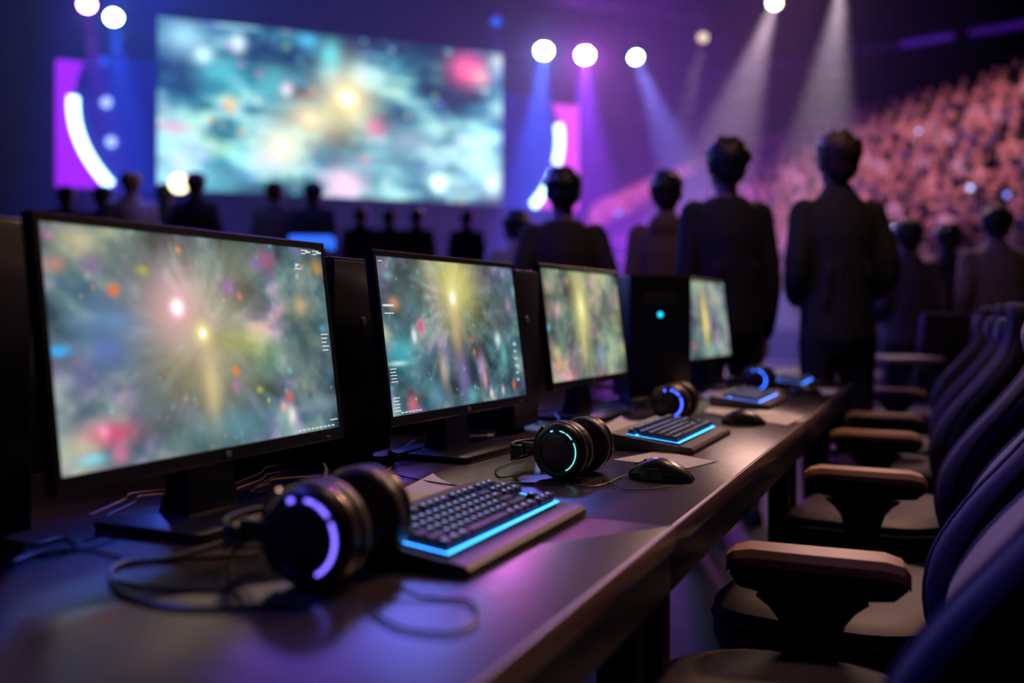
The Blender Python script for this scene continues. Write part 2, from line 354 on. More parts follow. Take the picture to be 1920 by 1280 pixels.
# ---------------------------------------------------------------- keyboards
kb_top = mat('keyboard_frame', (.085, .055, .062), .42, spec=.5)
key_m = mat('keycap', (.075, .062, .085), .4)
key_leg = glow('key_legend', (.35, .5, 1.0), 1.3, False)
KT = .30  # rise
def kz(y): return .016+y*.115
def keyboard_layout():
    U = .0182; rows = []
    r0 = [0, 2, 3, 4, 5, 6.5, 7.5, 8.5, 9.5, 11, 12, 13, 14]
    keys = [(x, 5.35, 1) for x in r0]
    keys += [(x, 4, 1) for x in range(13)]+[(13, 4, 2)]
    keys += [(0, 3, 1.5)]+[(1.5+x, 3, 1) for x in range(12)]+[(13.5, 3, 1.5)]
    keys += [(0, 2, 1.75)]+[(1.75+x, 2, 1) for x in range(11)]+[(12.75, 2, 2.25)]
    keys += [(0, 1, 2.25)]+[(2.25+x, 1, 1) for x in range(10)]+[(12.25, 1, 2.75)]
    keys += [(0, 0, 1.25), (1.25, 0, 1.25), (2.5, 0, 1.25), (3.75, 0, 6.25), (10, 0, 1.25), (11.25, 0, 1.25), (12.5, 0, 1.25), (13.75, 0, 1.25)]
    for x in range(3): keys += [(15.4+x, 5.35, 1), (15.4+x, 4, 1), (15.4+x, 3, 1), (15.4+x, 0, 1)]
    keys += [(16.4, 1, 1)]
    return [(x*U, y*U, w*U) for x, y, w in keys]
keycap_cache = {}
def keycap(w):
    k = round(w, 4)
    if k in keycap_cache: return keycap_cache[k]
    h = .0095; d = .0182; g = .0011; i = .0028
    mb = MB()
    def q(ix, iy, z): return [Vector(p) for p in ((g+ix, g+iy, z), (w-g-ix, g+iy, z), (w-g-ix, d-g-iy, z), (g+ix, d-g-iy, z))]
    mb.loft([q(0, 0, 0), q(.0006, .0006, h*.4), q(i*.8, i*.7, h*.94), q(i, i*.9, h)])
    if w < .03:
        cx = w/2; mb.box(cx-.0026, cx+.002, d*.52, d*.52+.0035, h-.0002, h+.0002, mi=1)
    keycap_cache[k] = mb.mesh('keycap', [key_m, key_leg], auto=30)
    return keycap_cache[k]
def make_keyboard(name, label, s, t, rz, gl, W=.352, L=.375):
    k = thing('gaming_keyboard', label, 'keyboard', (s, t, DZ), rz)
    D = .195
    def lift(p): return p+Vector((0, 0, (p.y*.115 if p.z > .006 else max(0, p.y-.02)*.02)))
    body = MB()
    prof = [(0, 0), (0, .009), (.006, .014), (.032, .017), (.034, .0155), (D-.008, kz(D-.01)-.001), (D-.004, kz(D)), (D, kz(D)-.006), (D, .012), (D-.01, .004)]
    body.loft([[Vector((x, y, z)) for y, z in prof] for x in (0, .004, L-.004, L)])
    build(body, 'frame', kb_top, k, auto=25)
    # backlight showing round the key block
    y0 = .040; x0 = (L-.0182*18.4)/2-.001
    gl_m = glow(name+'_backlight', gl, 5.5, True)
    pl = MB(); pts = lambda xa, xb, ya, yb: pl.add([(xa, ya, kz(ya)+.0006), (xb, ya, kz(ya)+.0006), (xb, yb, kz(yb)+.0006), (xa, yb, kz(yb)+.0006)], [(0, 1, 2, 3)])
    XA, XB = x0-.0045, x0+.0182*18.4+.0045
    YB = y0+.0182*6.35
    pts(XA, XB, y0-.0045, y0+.0012); pts(XA, x0, y0, YB); pts(XB-.0045, XB, y0, YB); pts(x0, XB-.0045, y0+.0182*5+.0008, y0+.0182*5.35-.0008)
    build(pl, 'backlight', gl_m, k, smooth=False)
    deck = MB(); deck.add([(XA, y0-.006, kz(y0-.006)-.0002), (XB, y0-.006, kz(y0-.006)-.0002), (XB, YB+.001, kz(YB)+.0002), (XA, YB+.001, kz(YB)+.0002)], [(0, 1, 2, 3)])
    build(deck, 'key_plate', mat('key_plate', (.02, .03, .05), .5), k, smooth=False)
    for (x, y, w) in keyboard_layout():
        c = link('keycap', keycap(w), k)
        yy = y0+y; c.location = (x0+x, yy, kz(yy)+.003); c.rotation_euler = (math.atan(.115)-.02, 0, 0)
    for x in (.02, L-.04): build(MB().slab(x, x+.02, D-.03, D-.012, 0, .02, .003, .001), 'foot', matte_black, k)
    return k
make_keyboard('keyboard_a', 'black keyboard lit cyan, nearest of the four, behind the closest headset', -.048, 1.06, ROW-.01, (.03, .27, 1.0))
make_keyboard('keyboard_b', 'black keyboard with cyan backlight beside the teal-ringed headset and mouse', .389, 2.0, ROW-.01, (.03, .36, 1.0))
make_keyboard('keyboard_c', 'keyboard glowing violet-blue, third along the desk', .817, 2.95, ROW-.01, (.12, .25, 1.0))
make_keyboard('keyboard_d', 'farthest keyboard, a thin blue glow at the end of the desk', 1.20, 3.74, ROW, (.05, .2, 1.0))

# ---------------------------------------------------------------- headsets
hs_shell = mat('headset_shell', (.034, .027, .026), .33, spec=.6)
hs_face = mat('headset_face', (.008, .008, .012), .45)
hs_cush = mat('headset_cushion', (.06, .042, .036), .40, bump=.2, bscale=120, spec=.6)
RX = Matrix.Rotation(PI/2, 4, 'Y')   # lathe axis z -> x
def make_headset(label, x, y, rz, led, strength, ring_r=.0019, cable=None, scale=1.0):
    h = thing('gaming_headset', label, 'headset', (x, y, DZ), rz)
    R = .053
    for sgn in (-1, 1):
        M = Matrix.Translation((sgn*.052, 0, R)) @ (RX if sgn > 0 else Matrix.Rotation(-PI/2, 4, 'Y'))
        cup = build(MB().lathe([(0, .022), (.026, .0225), (.034, .021), (.0365, .0185), (.0385, .0185), (.043, .0195), (.048, .016), (.0515, .006), (.052, -.004), (.0505, -.006)], 48, M), 'ear_cup', hs_shell, h)
        build(MB().lathe([(.0505, -.006), (.053, -.010), (.0535, -.016), (.052, -.024), (.046, -.029), (.037, -.029), (.031, -.023), (.029, -.014), (0, -.014)], 48, M), 'ear_cushion', hs_cush, cup)
        build(MB().lathe([(.0518, .002), (.0528, .003), (.0528, .0055), (.0512, .0062)], 48, M), 'trim_ring', mat('trim_metal', (.3, .22, .16), .3, .8), cup)
        seg = ((-62, 28), (38, 62), (66, 82), (104, 111)) if sgn < 0 else ((150, 215),)
        for a0, a1 in seg:
            pts = []
            for k in range(15):
                a = math.radians(a0+(a1-a0)*k/14)
                pts.append((sgn*(.052+.0192), -.0376*math.cos(a), R+.0376*math.sin(a)))
            w = ring_r*(1.5 if a0 > 100 else 1)
            build(MB().tube(pts, w, 6), 'light_ring', glow('led_%s' % label[:22], led, strength), cup)
        # yoke at the band side
        yk = MB()
        arc = [(sgn*(.052+.004), .050*math.cos(a), R+.052*math.sin(a)) for a in [math.radians(q) for q in range(-46, 47, 8)]]
        yk.tube([(sgn*.056, .0535*math.cos(math.radians(q)), R+.0535*math.sin(math.radians(q))) for q in range(-50, 51, 10)], .0045, 8)
        yk.slab(sgn*.056-.006, sgn*.056+.006, .050, .082, R-.011, R+.011, .004, .002)
        build(yk, 'yoke', hs_shell, h)
        mic = None
    # headband lying on its side behind the cups
    pts = []; 
    for k in range(25):
        a = PI*k/24
        pts.append(Vector((-.056*math.cos(a)*1.12, .074+.052*math.sin(a), R-.004-.012*math.sin(a))))
    bd = MB(); rings = []
    for i, p in enumerate(pts):
        d = (pts[min(i+1, 24)]-pts[max(i-1, 0)]).normalized(); o = Vector((d.y, -d.x, 0))
        w = .008+.010*math.sin(PI*i/24)
        rings.append([p+o*ox*.0022+Vector((0, 0, oz*w)) for ox, oz in ((-1, -1), (-.2, -1.08), (1, -1), (1.3, 0), (1, 1), (-.2, 1.08), (-1, 1), (-1.3, 0))])
    bd.loft(rings); band = build(bd, 'headband', hs_shell, h)
    pd = MB(); rings = []
    for i in range(4, 21):
        p = pts[i]; d = (pts[i+1]-pts[i-1]).normalized(); o = Vector((-d.y, d.x, 0)).normalized()
        if o.y > 0: o = -o
        w = .012*math.sin(PI*(i-3)/18)**.4
        c = p+o*.007
        rings.append([c+o*math.cos(q)*.006+Vector((0, 0, math.sin(q)*w)) for q in [2*PI*k/8 for k in range(8)]])
    pd.loft(rings); build(pd, 'band_padding', hs_cush, band)
    if cable:
        M = (Matrix.Translation((x, y, DZ)) @ Matrix.Rotation(rz, 4, 'Z')).inverted()
        for c, r in cable:
            build(MB().tube(smooth_path([M @ Vector(p) for p in c]), r, 7), 'cable', mat('cable_black', (.02, .018, .022), .38), h)
    if scale != 1: h.scale = (scale,)*3
    return h
def D(px, py, up=.003):   # a spot on the desk plane
    d = (CAMZ-DZ-up)*1750/(py-590); return Vector(((px-960)/1750*d, d, DZ+up))
make_headset('large black headset closest to the viewer, violet-lit rings on its near ear cup', -.198, 1.078, math.radians(68.6), (.17, .12, 1.0), 2.6, .0019, scale=1.12,
    cable=[([D(505, 1075, .03), D(470, 1085, .01), D(440, 1100), D(340, 1098), D(262, 1085), D(262, 1062), D(330, 1052), D(440, 1048), D(500, 1040)], .0024),
           ([D(560, 1125), D(480, 1130), D(380, 1132), D(290, 1115), D(255, 1085), D(270, 1058), D(350, 1048), D(470, 1012), D(520, 1000)], .0024),
           ([D(720, 1090, .012), D(775, 1115), D(850, 1120), D(862, 1150), D(820, 1172), D(740, 1165), D(690, 1140)], .0017),
           ([D(520, 1035, .04), D(462, 1035, .02), D(458, 1080), D(466, 1112)], .0022)])
make_headset('black headset with a thin teal ring, beside the near mouse', .118, 1.748, math.radians(59), (.12, .75, .72), 1.8, .0010,
    cable=[([D(985, 885, .01), D(940, 895), D(930, 880), D(960, 868), D(985, 862)], .0014), ([D(1000, 905), D(960, 912), D(880, 912), D(790, 900), D(700, 880)], .0014),
           ([D(1130, 900, .004), D(1180, 918), D(1260, 912)], .0012)])
make_headset('black headset with a blue half ring beside the second keyboard and far mouse', .468, 2.665, math.radians(64), (.06, .10, 1.0), 3.2, .0028)
make_headset('smallest-looking headset, far along the desk by the last keyboard', .955, 3.60, math.radians(64), (.03, .13, 1.0), 3.4, .0034)

# ---------------------------------------------------------------- mice
def make_mouse(label, x, y, rz, cable=None, sc=1.0):
    m = thing('computer_mouse', label, 'mouse', (x, y, DZ), rz)
    # front (buttons) towards +X
    rings = []
    L = .118
    for i in range(17):
        u = i/16; X = -L/2+L*u
        w = .031*(math.sin(PI*min(max(u, .02), .985))**.35)*(1-.10*math.exp(-((u-.55)/.14)**2))
        hgt = .038*(math.sin(PI*(u*.86+.045))**.75)*(1-.25*max(0, u-.55))
        rings.append([Vector((X, w*math.cos(a), .002+max(0, hgt*math.sin(a)**.8 if math.sin(a) > 0 else 0))) for a in [PI*k/14 for k in range(15)]])
    build(MB().loft(rings), 'shell', mat('mouse_shell', (.03, .03, .042), .28, spec=.6), m)
    build(MB().tube([(.018, 0, .0375), (.052, 0, .024)], .0012, 6), 'button_seam', matte_black, m)
    Mw = Matrix.Translation((.028, 0, .0295)) @ Matrix.Rotation(PI/2, 4, 'X')
    build(MB().lathe([(0, -.004), (.006, -.004), (.0068, -.003), (.0068, .003), (.006, .004), (0, .004)], 20, Mw), 'scroll_wheel', mat('wheel_rubber', (.10, .09, .10), .35), m)
    for s in (-1, 1):
        pts = [(-L/2+L*u, s*.0315*(math.sin(PI*min(max(u, .05), .95))**.35), .017-.008*(2*u-1)**2) for u in [k/12 for k in range(1, 12)]]
        build(MB().tube(pts, .0009, 6), 'side_trim', mat('trim_metal', (0, 0, 0)), m)
        build(MB().tube([(-.005, s*.0305, .022), (.018, s*.030, .0215)], .0018, 6), 'side_button', mat('wheel_rubber', (0, 0, 0)), m)
    if cable:
        M = (Matrix.Translation((x, y, DZ)) @ Matrix.Rotation(rz, 4, 'Z')).inverted()
        build(MB().tube(smooth_path([Vector((L/2-.003, 0, .008))]+[M @ Vector(p) for p in cable]), .0014, 7), 'cable', mat('cable_black', (0, 0, 0)), m)
    if sc != 1: m.scale = (sc,)*3
    return m
make_mouse('black mouse with a thin pale trim line beside the teal-ringed headset', .272, 1.70, math.radians(152), [D(1160, 895), D(1140, 905), D(1100, 912), D(1010, 905), D(900, 908)])
make_mouse('black mouse beyond the second keyboard, on the pale cream strip', .635, 2.56, math.radians(160))
make_mouse('small-looking black mouse by the far end of the desk', 1.10, 3.50, math.radians(160))

# ---------------------------------------------------------------- sheets of paper and a cream strip
paper_m = mat('paper', (.62, .58, .60), .55, var=.05, vscale=20)
def sheet(label, pts, curl=.004):
    mb = MB(); c = sum((Vector(p) for p in pts), Vector())/len(pts)
    n = 8; A, B, C_, D_ = [Vector(p) for p in pts]; g = []
    for i in range(n+1):
        for j in range(n+1):
            u = i/n; v = j/n; p = (A*(1-u)+B*u)*(1-v)+(D_*(1-u)+C_*u)*v
            g.append(p-c+Vector((0, 0, curl*(abs(u-.5)*2)**3*(.3+v)+.0008)))
    fs = [(i*(n+1)+j, (i+1)*(n+1)+j, (i+1)*(n+1)+j+1, i*(n+1)+j+1) for i in range(n) for j in range(n)]
    lo = [p-Vector((0, 0, .0006)) for p in g]; m = len(g)
    mb.add(g+lo, fs+[tuple(m+k for k in reversed(f)) for f in fs])
    b = [i*(n+1) for i in range(n+1)]+[n*(n+1)+j for j in range(1, n+1)]+[i*(n+1)+n for i in range(n-1, -1, -1)]+[j for j in range(n-1, 0, -1)]
    mb.f += [(b[k], b[(k+1) % len(b)], m+b[(k+1) % len(b)], m+b[k]) for k in range(len(b))]; mb.m += [0]*len(b)
    o = build(mb, 'paper_sheet', paper_m); o.location = (c.x, c.y, DZ)
    for v in o.data.vertices: v.co.z += 0
    return tag(o, label, 'paper')
def on(px, py): p = D(px, py, 0); return Vector((p.x, p.y, 0))
sheet('white paper sheet behind the nearest keyboard, by the closest headset', [on(742, 925), on(790, 958), on(872, 918), on(812, 893)])
sheet('white paper sheet along the near side of the second keyboard', [on(1150, 862), on(1290, 878), on(1345, 866), on(1240, 846)], .001)
sheet('lilac-looking paper sheet at the back of the second keyboard', [on(1118, 806), on(1150, 822), on(1205, 792), on(1165, 784)])
sheet('long cream strip crossing the desk under the second mouse', [on(1322, 772), on(1475, 797), on(1508, 782), on(1330, 762)], .001)  # thin pale strip laid across the desk as a beige band
sheet('paper sheet behind the third keyboard', [on(1312, 742), on(1330, 748), on(1368, 731), on(1345, 726)], .001)
sheet('pale sheet near the last keyboard at the desk end', [on(1480, 734), on(1560, 740), on(1575, 730), on(1500, 725)], .001)

# ---------------------------------------------------------------- computer towers
def make_tower(label, x, y, rz, w=.20, dep=.42, h=.41, led=False):
    """front-left corner at (x, y); width along local X, depth along local Y, front faces -Y"""
    t = thing('computer_tower', label, 'computer', (x, y, DZ), rz)
    build(MB().slab(0, w, .012, dep, .012, h, .006, .004), 'case', case_metal, t)
    build(MB().slab(.001, w-.001, 0, .014, .014, h-.002, .005, .003), 'front_panel', bezel_m, t)
    build(MB().slab(.0, w, .004, dep, h-.001, h+.003, .006, .0015), 'top_cover', case_metal, t)
    for fx in (.02, w-.045):
        for fy in (.03, dep-.06): build(MB().slab(fx, fx+.025, fy, fy+.03, 0, .013, .004, .001), 'foot', matte_black, t)
    gr = MB()
    for k in range(9): gr.box(w*.25, w*.75, -.0015, .0, .06+k*.011, .064+k*.011)
    build(gr, 'grille', matte_black, t, smooth=False)
    for k in range(2): build(MB().box(w*.46, w*.54, -.001, .0, h*.62-.02*k, h*.62-.02*k+.006), 'port', matte_black, t, smooth=False)
    Mb = Matrix.Translation((w*.5, .0, h*.7)) @ Matrix.Rotation(PI/2, 4, 'X')
    build(MB().lathe([(0, .003), (.008, .003), (.009, .0), (.009, -.002)], 20, Mb), 'power_button', glow('power_led', (.01, .55, .85), 2) if led else mat('badge', (0, 0, 0)), t)
    if led:
        build(MB().slab(w*.25, w*.75, -.003, .0, h*.78, h*.86, .002, .001), 'drive_door', mat('drive_door', (.05, .03, .03), .4), t)
    return t
TR = ROW
p = st(-.0, 0); 
make_tower('black computer tower at the picture edge, behind the first monitor', -.75, .99, ROW, h=.425, w=.275)
make_tower('black computer tower standing between the first and second monitors', -.345, 1.80, ROW, h=.41, w=.21)
make_tower('black computer tower standing between the second and third monitors', .005, 2.32, ROW, h=.411, w=.16, dep=.4)
make_tower('black computer tower with a glowing cyan power button, beside the farthest monitor', .385, 3.06, math.radians(3), h=.43, w=.205, dep=.36, led=True)

# ---------------------------------------------------------------- loose cables behind the monitors
cab_a = mat('cable_black', (0, 0, 0)); cab_b = mat('cable_tan', (.22, .13, .08), .35)
def cable(pts, r, m, label='thin cable in the tangle on the desk behind the monitor stands', grp='cables tangled behind the monitors'):
    P = [Vector(p) for p in pts]; c = P[0].copy(); c.z = DZ
    o = build(MB().tube(smooth_path([q-c for q in P], 8), r, 7), 'loose_cable', m); o.location = c
    return tag(o, label, 'cable', grp)
rc = random.Random(11)
for k in range(15):
    s0 = .95+.16*k+rc.random()*.1
    pts = []; s = s0; t = -.95-rc.random()*.12
    if 1.2 < s < 1.5: t += .03
    nseg = rc.choice([5, 6, 7]); dirn = rc.choice([-1, 1])
    for q in range(nseg):
        pts.append(st(s, t, DZ+.004+(.012 if q in (2, 4) and rc.random() > .5 else 0)+.004*(k % 3)))
        s += dirn*(.06+.05*rc.random()); t += (rc.random()-.5)*.11
        t = max(min(t, -.84), -1.06)
    cable(pts, .0017+.0009*rc.random(), cab_b if k % 3 == 0 else cab_a)
fan = [(420, 915, 575, 865), (420, 925, 580, 880), (420, 934, 600, 892), (420, 945, 610, 905), (170, 965, 312, 918), (200, 968, 318, 925)]
for a, b, c, d in fan:
    p0 = D(a, b, .01); p1 = D(c, d, .012); mid = (p0+p1)/2+Vector((0, 0, .012))
    cable([p0, p0*.6+p1*.4+Vector((0, 0, .006)), mid, p1], .0018, cab_b, 'tan cable stretched out behind the nearest monitor stand', 'tan cables behind the nearest monitor stand')
cable([D(607, 905, .10), D(612, 880, .075), D(606, 868, .03), D(618, 880, .004), D(628, 905, .004)], .0016, cab_b, 'single cable hanging down at the far corner of the nearest monitor', None)
cable([D(0, 1010), D(60, 1020), D(120, 1008), D(140, 1025), D(90, 1040), D(20, 1035)], .002, cab_a, 'dark cable loop on the desk in front of the picture-edge tower', None)
cable([D(20, 1055), D(80, 1035), D(160, 1030), D(230, 1045)], .0018, cab_a, 'dark cable trailing toward the nearest monitor base', None)

# ---------------------------------------------------------------- chairs
seat_m = mat('seat_leather', (.036, .023, .042), .55, spec=.35, bump=.25, bscale=18, var=.25, vscale=14)
back_m = mat('back_fabric', (.026, .022, .075), .7, sheen=.2, bump=.12, bscale=350)
pad_m = mat('arm_pad', (.42, .24, .15), .36, spec=.6)
pipe_m = mat('seat_piping', (.10, .09, .16), .5)
ch_black = mat('chair_black', (.008, .008, .012), .5, spec=.3)
def superring(w, d, cx, cy, z, n=40, e=.5):
    out = []
    for k in range(n):
        a = 2*PI*k/n; c, s = math.cos(a), math.sin(a)
        out.append(Vector((cx+w*math.copysign(abs(c)**e, c), cy+d*math.copysign(abs(s)**e, s), z)))
    return out
def make_chair():
    c = thing('gaming_chair', '', 'chair')
    # seat: centre (0, .27), origin under the front of the backrest
    ZS = .535
    def r(i, z, dome=0):
        q = superring(.255-i, .218-i, 0, .22, z, e=.62)
        for p in q:
            f = (p.y-.22)/.218
            p.z -= .018*max(0, f)**2; p.x *= 1-.10*max(0, f)
        return q
    build(MB().loft([r(.05, ZS-.115), r(.012, ZS-.10), r(0, ZS-.07), r(0, ZS-.035)], cap=True), 'seat_base', ch_black, c)
    build(MB().loft([r(.004, ZS-.036), r(.0, ZS-.025), r(.003, ZS-.012), r(.018, ZS-.003), r(.05, ZS+.003), r(.12, ZS-.001), r(.17, ZS-.003), r(.21, ZS-.004)]), 'seat', seat_m, c)
    q = r(-.001, ZS-.034); q.append(q[0].copy()); build(MB().tube(q, .0026, 6), 'piping', pipe_m, c)
    # backrest
    S = [(.42, .0, .17, .07, .0), (.46, -.01, .225, .11, .02), (.52, .004, .262, .15, .045), (.60, .012, .275, .17, .06), (.68, .0, .272, .17, .06), (.76, -.045, .255, .155, .055), (.84, -.105, .225, .14, .045),
         (.91, -.152, .188, .115, .032), (.96, -.172, .160, .095, .02), (1.01, -.180, .146, .085, .012), (1.05, -.184, .142, .08, .01), (1.085, -.186, .132, .065, .008), (1.10, -.187, .105, .035, .004)]
    def sec(z, y, w, th, bf, n=40, k=1.0, dy=0):
        out = []
        for q in range(n):
            a = 2*PI*q/n; cc, ss = math.cos(a), math.sin(a)
            x = w*k*math.copysign(abs(cc)**.62, cc); yy = th/2*math.copysign(abs(ss)**.75, ss)
            out.append(Vector((x, y-th/2+yy*k+bf*(abs(x)/w)**2.5+dy, z)))
        return out
    fine = []
    for i in range(len(S)-1):
        a = S[max(i-1, 0)]; b = S[i]; d = S[i+1]; e_ = S[min(i+2, len(S)-1)]
        for k in range(3):
            t = k/3; fine.append([.5*((2*b[j])+(d[j]-a[j])*t+(2*a[j]-5*b[j]+4*d[j]-e_[j])*t*t+(3*b[j]-a[j]-3*d[j]+e_[j])*t**3) for j in range(5)])
    fine.append(list(S[-1]))
    bk = build(MB().loft([sec(*q) for q in fine]), 'backrest', back_m, c)
    for sx in (-1, 1):
        for (off, mm) in ((.0, .86), ):
            pts = []
            for q in fine[3:-2]:
                z, y, w, th, bf = q; x = sx*w*.90
                pts.append(Vector((x, y+bf*(.90)**2.5-th/2+th/2*(1-.90**(1/.62*2))**.37+.0015, z)))
            build(MB().tube(pts, .0034, 6), 'piping', pipe_m, bk)
        pts = [Vector((sx*(q[2]*1.0+.001), q[1]-q[3]/2+q[4], q[0])) for q in fine[3:-2]]
        build(MB().tube(pts, .0028, 6), 'side_seam', ch_black, bk)
    hd = MB(); hd.loft([superring(w, d, 0, -.178, z, e=.7) for z, w, d in ((.95, .08, .01), (.96, .105, .024), (.99, .115, .032), (1.02, .115, .032), (1.045, .10, .024), (1.05, .07, .015))])
    build(hd, 'head_cushion', back_m, c)
    # one armrest (towards the viewer)
    ax = -.375; arm_objs = []
    ap = MB(); rings = []
    for (y, w, dz) in ((.035, .026, -.016), (.045, .036, -.003), (.07, .041, .004), (.18, .040, .006), (.275, .038, .008), (.30, .030, .002), (.312, .020, -.008)):
        rings.append([Vector((ax+sx*w*k, y, .665+dz+dzz)) for sx, k, dzz in ((-1, .9, -.012), (-1, 1, .002), (-1, .78, .014), (1, .78, .014), (1, 1, .002), (1, .9, -.012))])
    arm = thing0 = build(MB().loft([[Vector((ax+sx*.030, y, z)) for sx, z in ((-1, z0), (1, z0), (1, z1), (-1, z1))] for y, z0, z1 in ((.04, .640, .655), (.06, .622, .655), (.11, .618, .655), (.125, .60, .655), (.235, .60, .655), (.25, .618, .655), (.29, .626, .655), (.305, .645, .655))]), 'armrest', ch_black, c, auto=30)
    build(MB().loft(rings), 'arm_pad', pad_m, arm, auto=25)
    arm.matrix_basis = Matrix.Translation((0, -.005, 0)) @ Matrix.Translation((ax, .18, 0)) @ Matrix.Rotation(.24, 4, 'Z') @ Matrix.Translation((-ax, -.18, 0))
    post = MB()
    post.loft([[Vector((ax+sx*wx, .18+sy*wy, z)) for sx, sy in ((-1, -1), (1, -1), (1, 1), (-1, 1))] for z, wx, wy in ((.61, .02, .085), (.595, .02, .065), (.575, .019, .05), (.55, .018, .043), (.50, .018, .041), (.40, .017, .041), (.385, .017, .041))])
    build(post, 'post', ch_black, arm, auto=30)
    build(MB().slab(ax-.017, -.15, .145, .215, .385, .41, .006, .003), 'bracket', ch_black, arm)
    # mechanism, column, star base
    build(MB().slab(-.10, .10, .12, .36, .385, .425, .01, .004), 'tilt_mechanism', ch_black, c)
    build(MB().box(-.045, .045, -.06, .16, .39, .41).box(-.045, .045, -.09, -.065, .39, .62), 'back_bracket', ch_black, c, smooth=False)
    build(MB().lathe([(0, .39), (.022, .39), (.022, .22), (.03, .22), (.03, .09), (0, .09)], 20, Matrix.Translation((0, .245, 0))), 'gas_column', mat('column_metal', (.1, .1, .12), .25, .8), c)
    for k in range(5):
        a = 2*PI*k/5+.3; d = Vector((math.cos(a), math.sin(a), 0)); o = Vector((0, .245, 0))
        lg = build(MB().tube([o+d*.02+Vector((0, 0, .10)), o+d*.15+Vector((0, 0, .095)), o+d*.31+Vector((0, 0, .07))], [.026, .022, .016], 8), 'base_arm', ch_black, c)
        Mc = Matrix.Translation(o+d*.31) @ Matrix.Rotation(a, 4, 'Z') @ Matrix.Rotation(PI/2, 4, 'X')
        for q in (-1, 1):
            build(MB().lathe([(0, -.008), (.024, -.008), (.027, -.005), (.027, .005), (.024, .008), (0, .008)], 18, Matrix.Translation(Vector((-d.y, d.x, 0))*.013*q+Vector((0, 0, .028))) @ Mc), 'caster', ch_black, lg)
    return c
chair0 = make_chair()
CH = [(1.24, .0, 'navy gaming chair nearest the viewer, its dark leather seat cut by the frame bottom'),
      (1.90, .04, 'navy gaming chair behind the nearest one, big gold-brown armrest pad in front of it'),
      (2.77, .055, 'navy gaming chair third along the desk from the viewer'),
      (3.58, .035, 'navy gaming chair fourth along the desk, level with the cream strip'),
      (4.19, .03, 'navy gaming chair fifth along the row, near the end of the desk'),
      (5.45, .03, 'last navy gaming chair of the row, past the end of the desk')]
for k, (s, t, lab) in enumerate(CH):
    c = chair0 if k == 0 else copy_tree(chair0)
    c.location = st(s, t); c.rotation_euler = (0, 0, ROW-(.13 if k else .15)); c['label'] = lab
    c['group'] = 'gaming chairs along the desk'

for q in chair0.children:
    if q.name.startswith('armrest'): q.matrix_basis = Matrix.Translation((0, 0, -.07)) @ q.matrix_basis
# ---------------------------------------------------------------- people
def remesh(mb, name, mats, voxel, smooth_it=4, zone=None, fac=.6):
    me = mb.mesh(name+'_raw', mats[0] if isinstance(mats, list) else mats)
    o = bpy.data.objects.new('tmp', me); COL.objects.link(o)
    m = o.modifiers.new('r', 'REMESH'); m.mode = 'VOXEL'; m.voxel_size = voxel; m.use_smooth_shade = True
    s = o.modifiers.new('s', 'SMOOTH'); s.iterations = smooth_it; s.factor = fac
    dg = bpy.context.evaluated_depsgraph_get(); dg.update()
    out = bpy.data.meshes.new_from_object(o.evaluated_get(dg)); out.name = name
    bpy.data.objects.remove(o); bpy.data.meshes.remove(me)
    out.materials.clear()
    for q in (mats if isinstance(mats, list) else [mats]): out.materials.append(q)
    if zone:
        for p in out.polygons: p.material_index = zone(p.center)
    for p in out.polygons: p.use_smooth = True
    return out
def ering(cx, cy, z, a, b, n=20): return [Vector((cx+a*math.cos(2*PI*k/n), cy+b*math.sin(2*PI*k/n), z)) for k in range(n)]
def limb(mb, pts, rad, n=12): 
    P = smooth_path(pts, 4); m = len(P)-1; R = []
    for i in range(len(P)):
        u = i/m*(len(rad)-1); k = min(int(u), len(rad)-2); R.append(rad[k]*(1-(u-k))+rad[k+1]*(u-k))
    mb.tube(P, R, n); mb.ell(P[0], R[0], R[0], R[0], 10, 6); mb.ell(P[-1], R[-1]*.98, R[-1]*.98, R[-1]*.98, 10, 6)
def hand(mb, w, d, side):
    """palm and five fingers from wrist w along direction d"""
    d = d.normalized(); a = Vector((side, 0, 0)); a = (a-d*a.dot(d)).normalized(); f = d.cross(a)
    f = f if f.y > 0 else -f
    c = w+d*.045
    rings = []
    for u, hw, ht in ((0, .026, .018), (.03, .038, .017), (.07, .043, .015), (.095, .041, .012)):
        rings.append([w+d*u+f*(math.cos(q)*hw)+a*(math.sin(q)*ht) for q in [2*PI*k/12 for k in range(12)]])
    mb.loft(rings)
    for k, (off, ln) in enumerate(((.031, .066), (.011, .076), (-.010, .072), (-.030, .056))):
        b = w+d*.088+f*off; inn = -a
        mb.tube([b, b+d*ln*.45+inn*.006, b+d*ln*.78+inn*.020, b+d*ln*.92+inn*.034], [.0095, .009, .0085, .007], 7)
    b = w+d*.03+f*.034
    mb.tube([b, b+d*.028+f*.020-a*.008, b+d*.058+f*.026-a*.018], [.011, .0105, .008], 7)
def figure(pose):
    """joints for a 1.75 m figure facing +Y; pose: 'down', 'front', 'wide'"""
    J = {}
    for s in (-1, 1):
        sh = Vector((s*.172, 0, 1.418))
        if pose == 'front': el = Vector((s*.232, -.05, 1.14)); wr = Vector((s*.13, .20, 1.05)); hd = Vector((-s*.5, .6, -.1))
        elif pose == 'pocket': el = Vector((s*.245, -.07, 1.15)); wr = Vector((s*.205, .08, .94)); hd = Vector((-s*.1, .4, -1))
        else: el = Vector((s*.218, -.02, 1.12)); wr = Vector((s*.222, .035, .87)); hd = Vector((0, .15, -1))
        J[s] = (sh, el, wr, hd)
    return J
def headfix(p): return Vector((p.x*1.1, p.y*1.06, (p.z-1.665)*1.06+1.645))
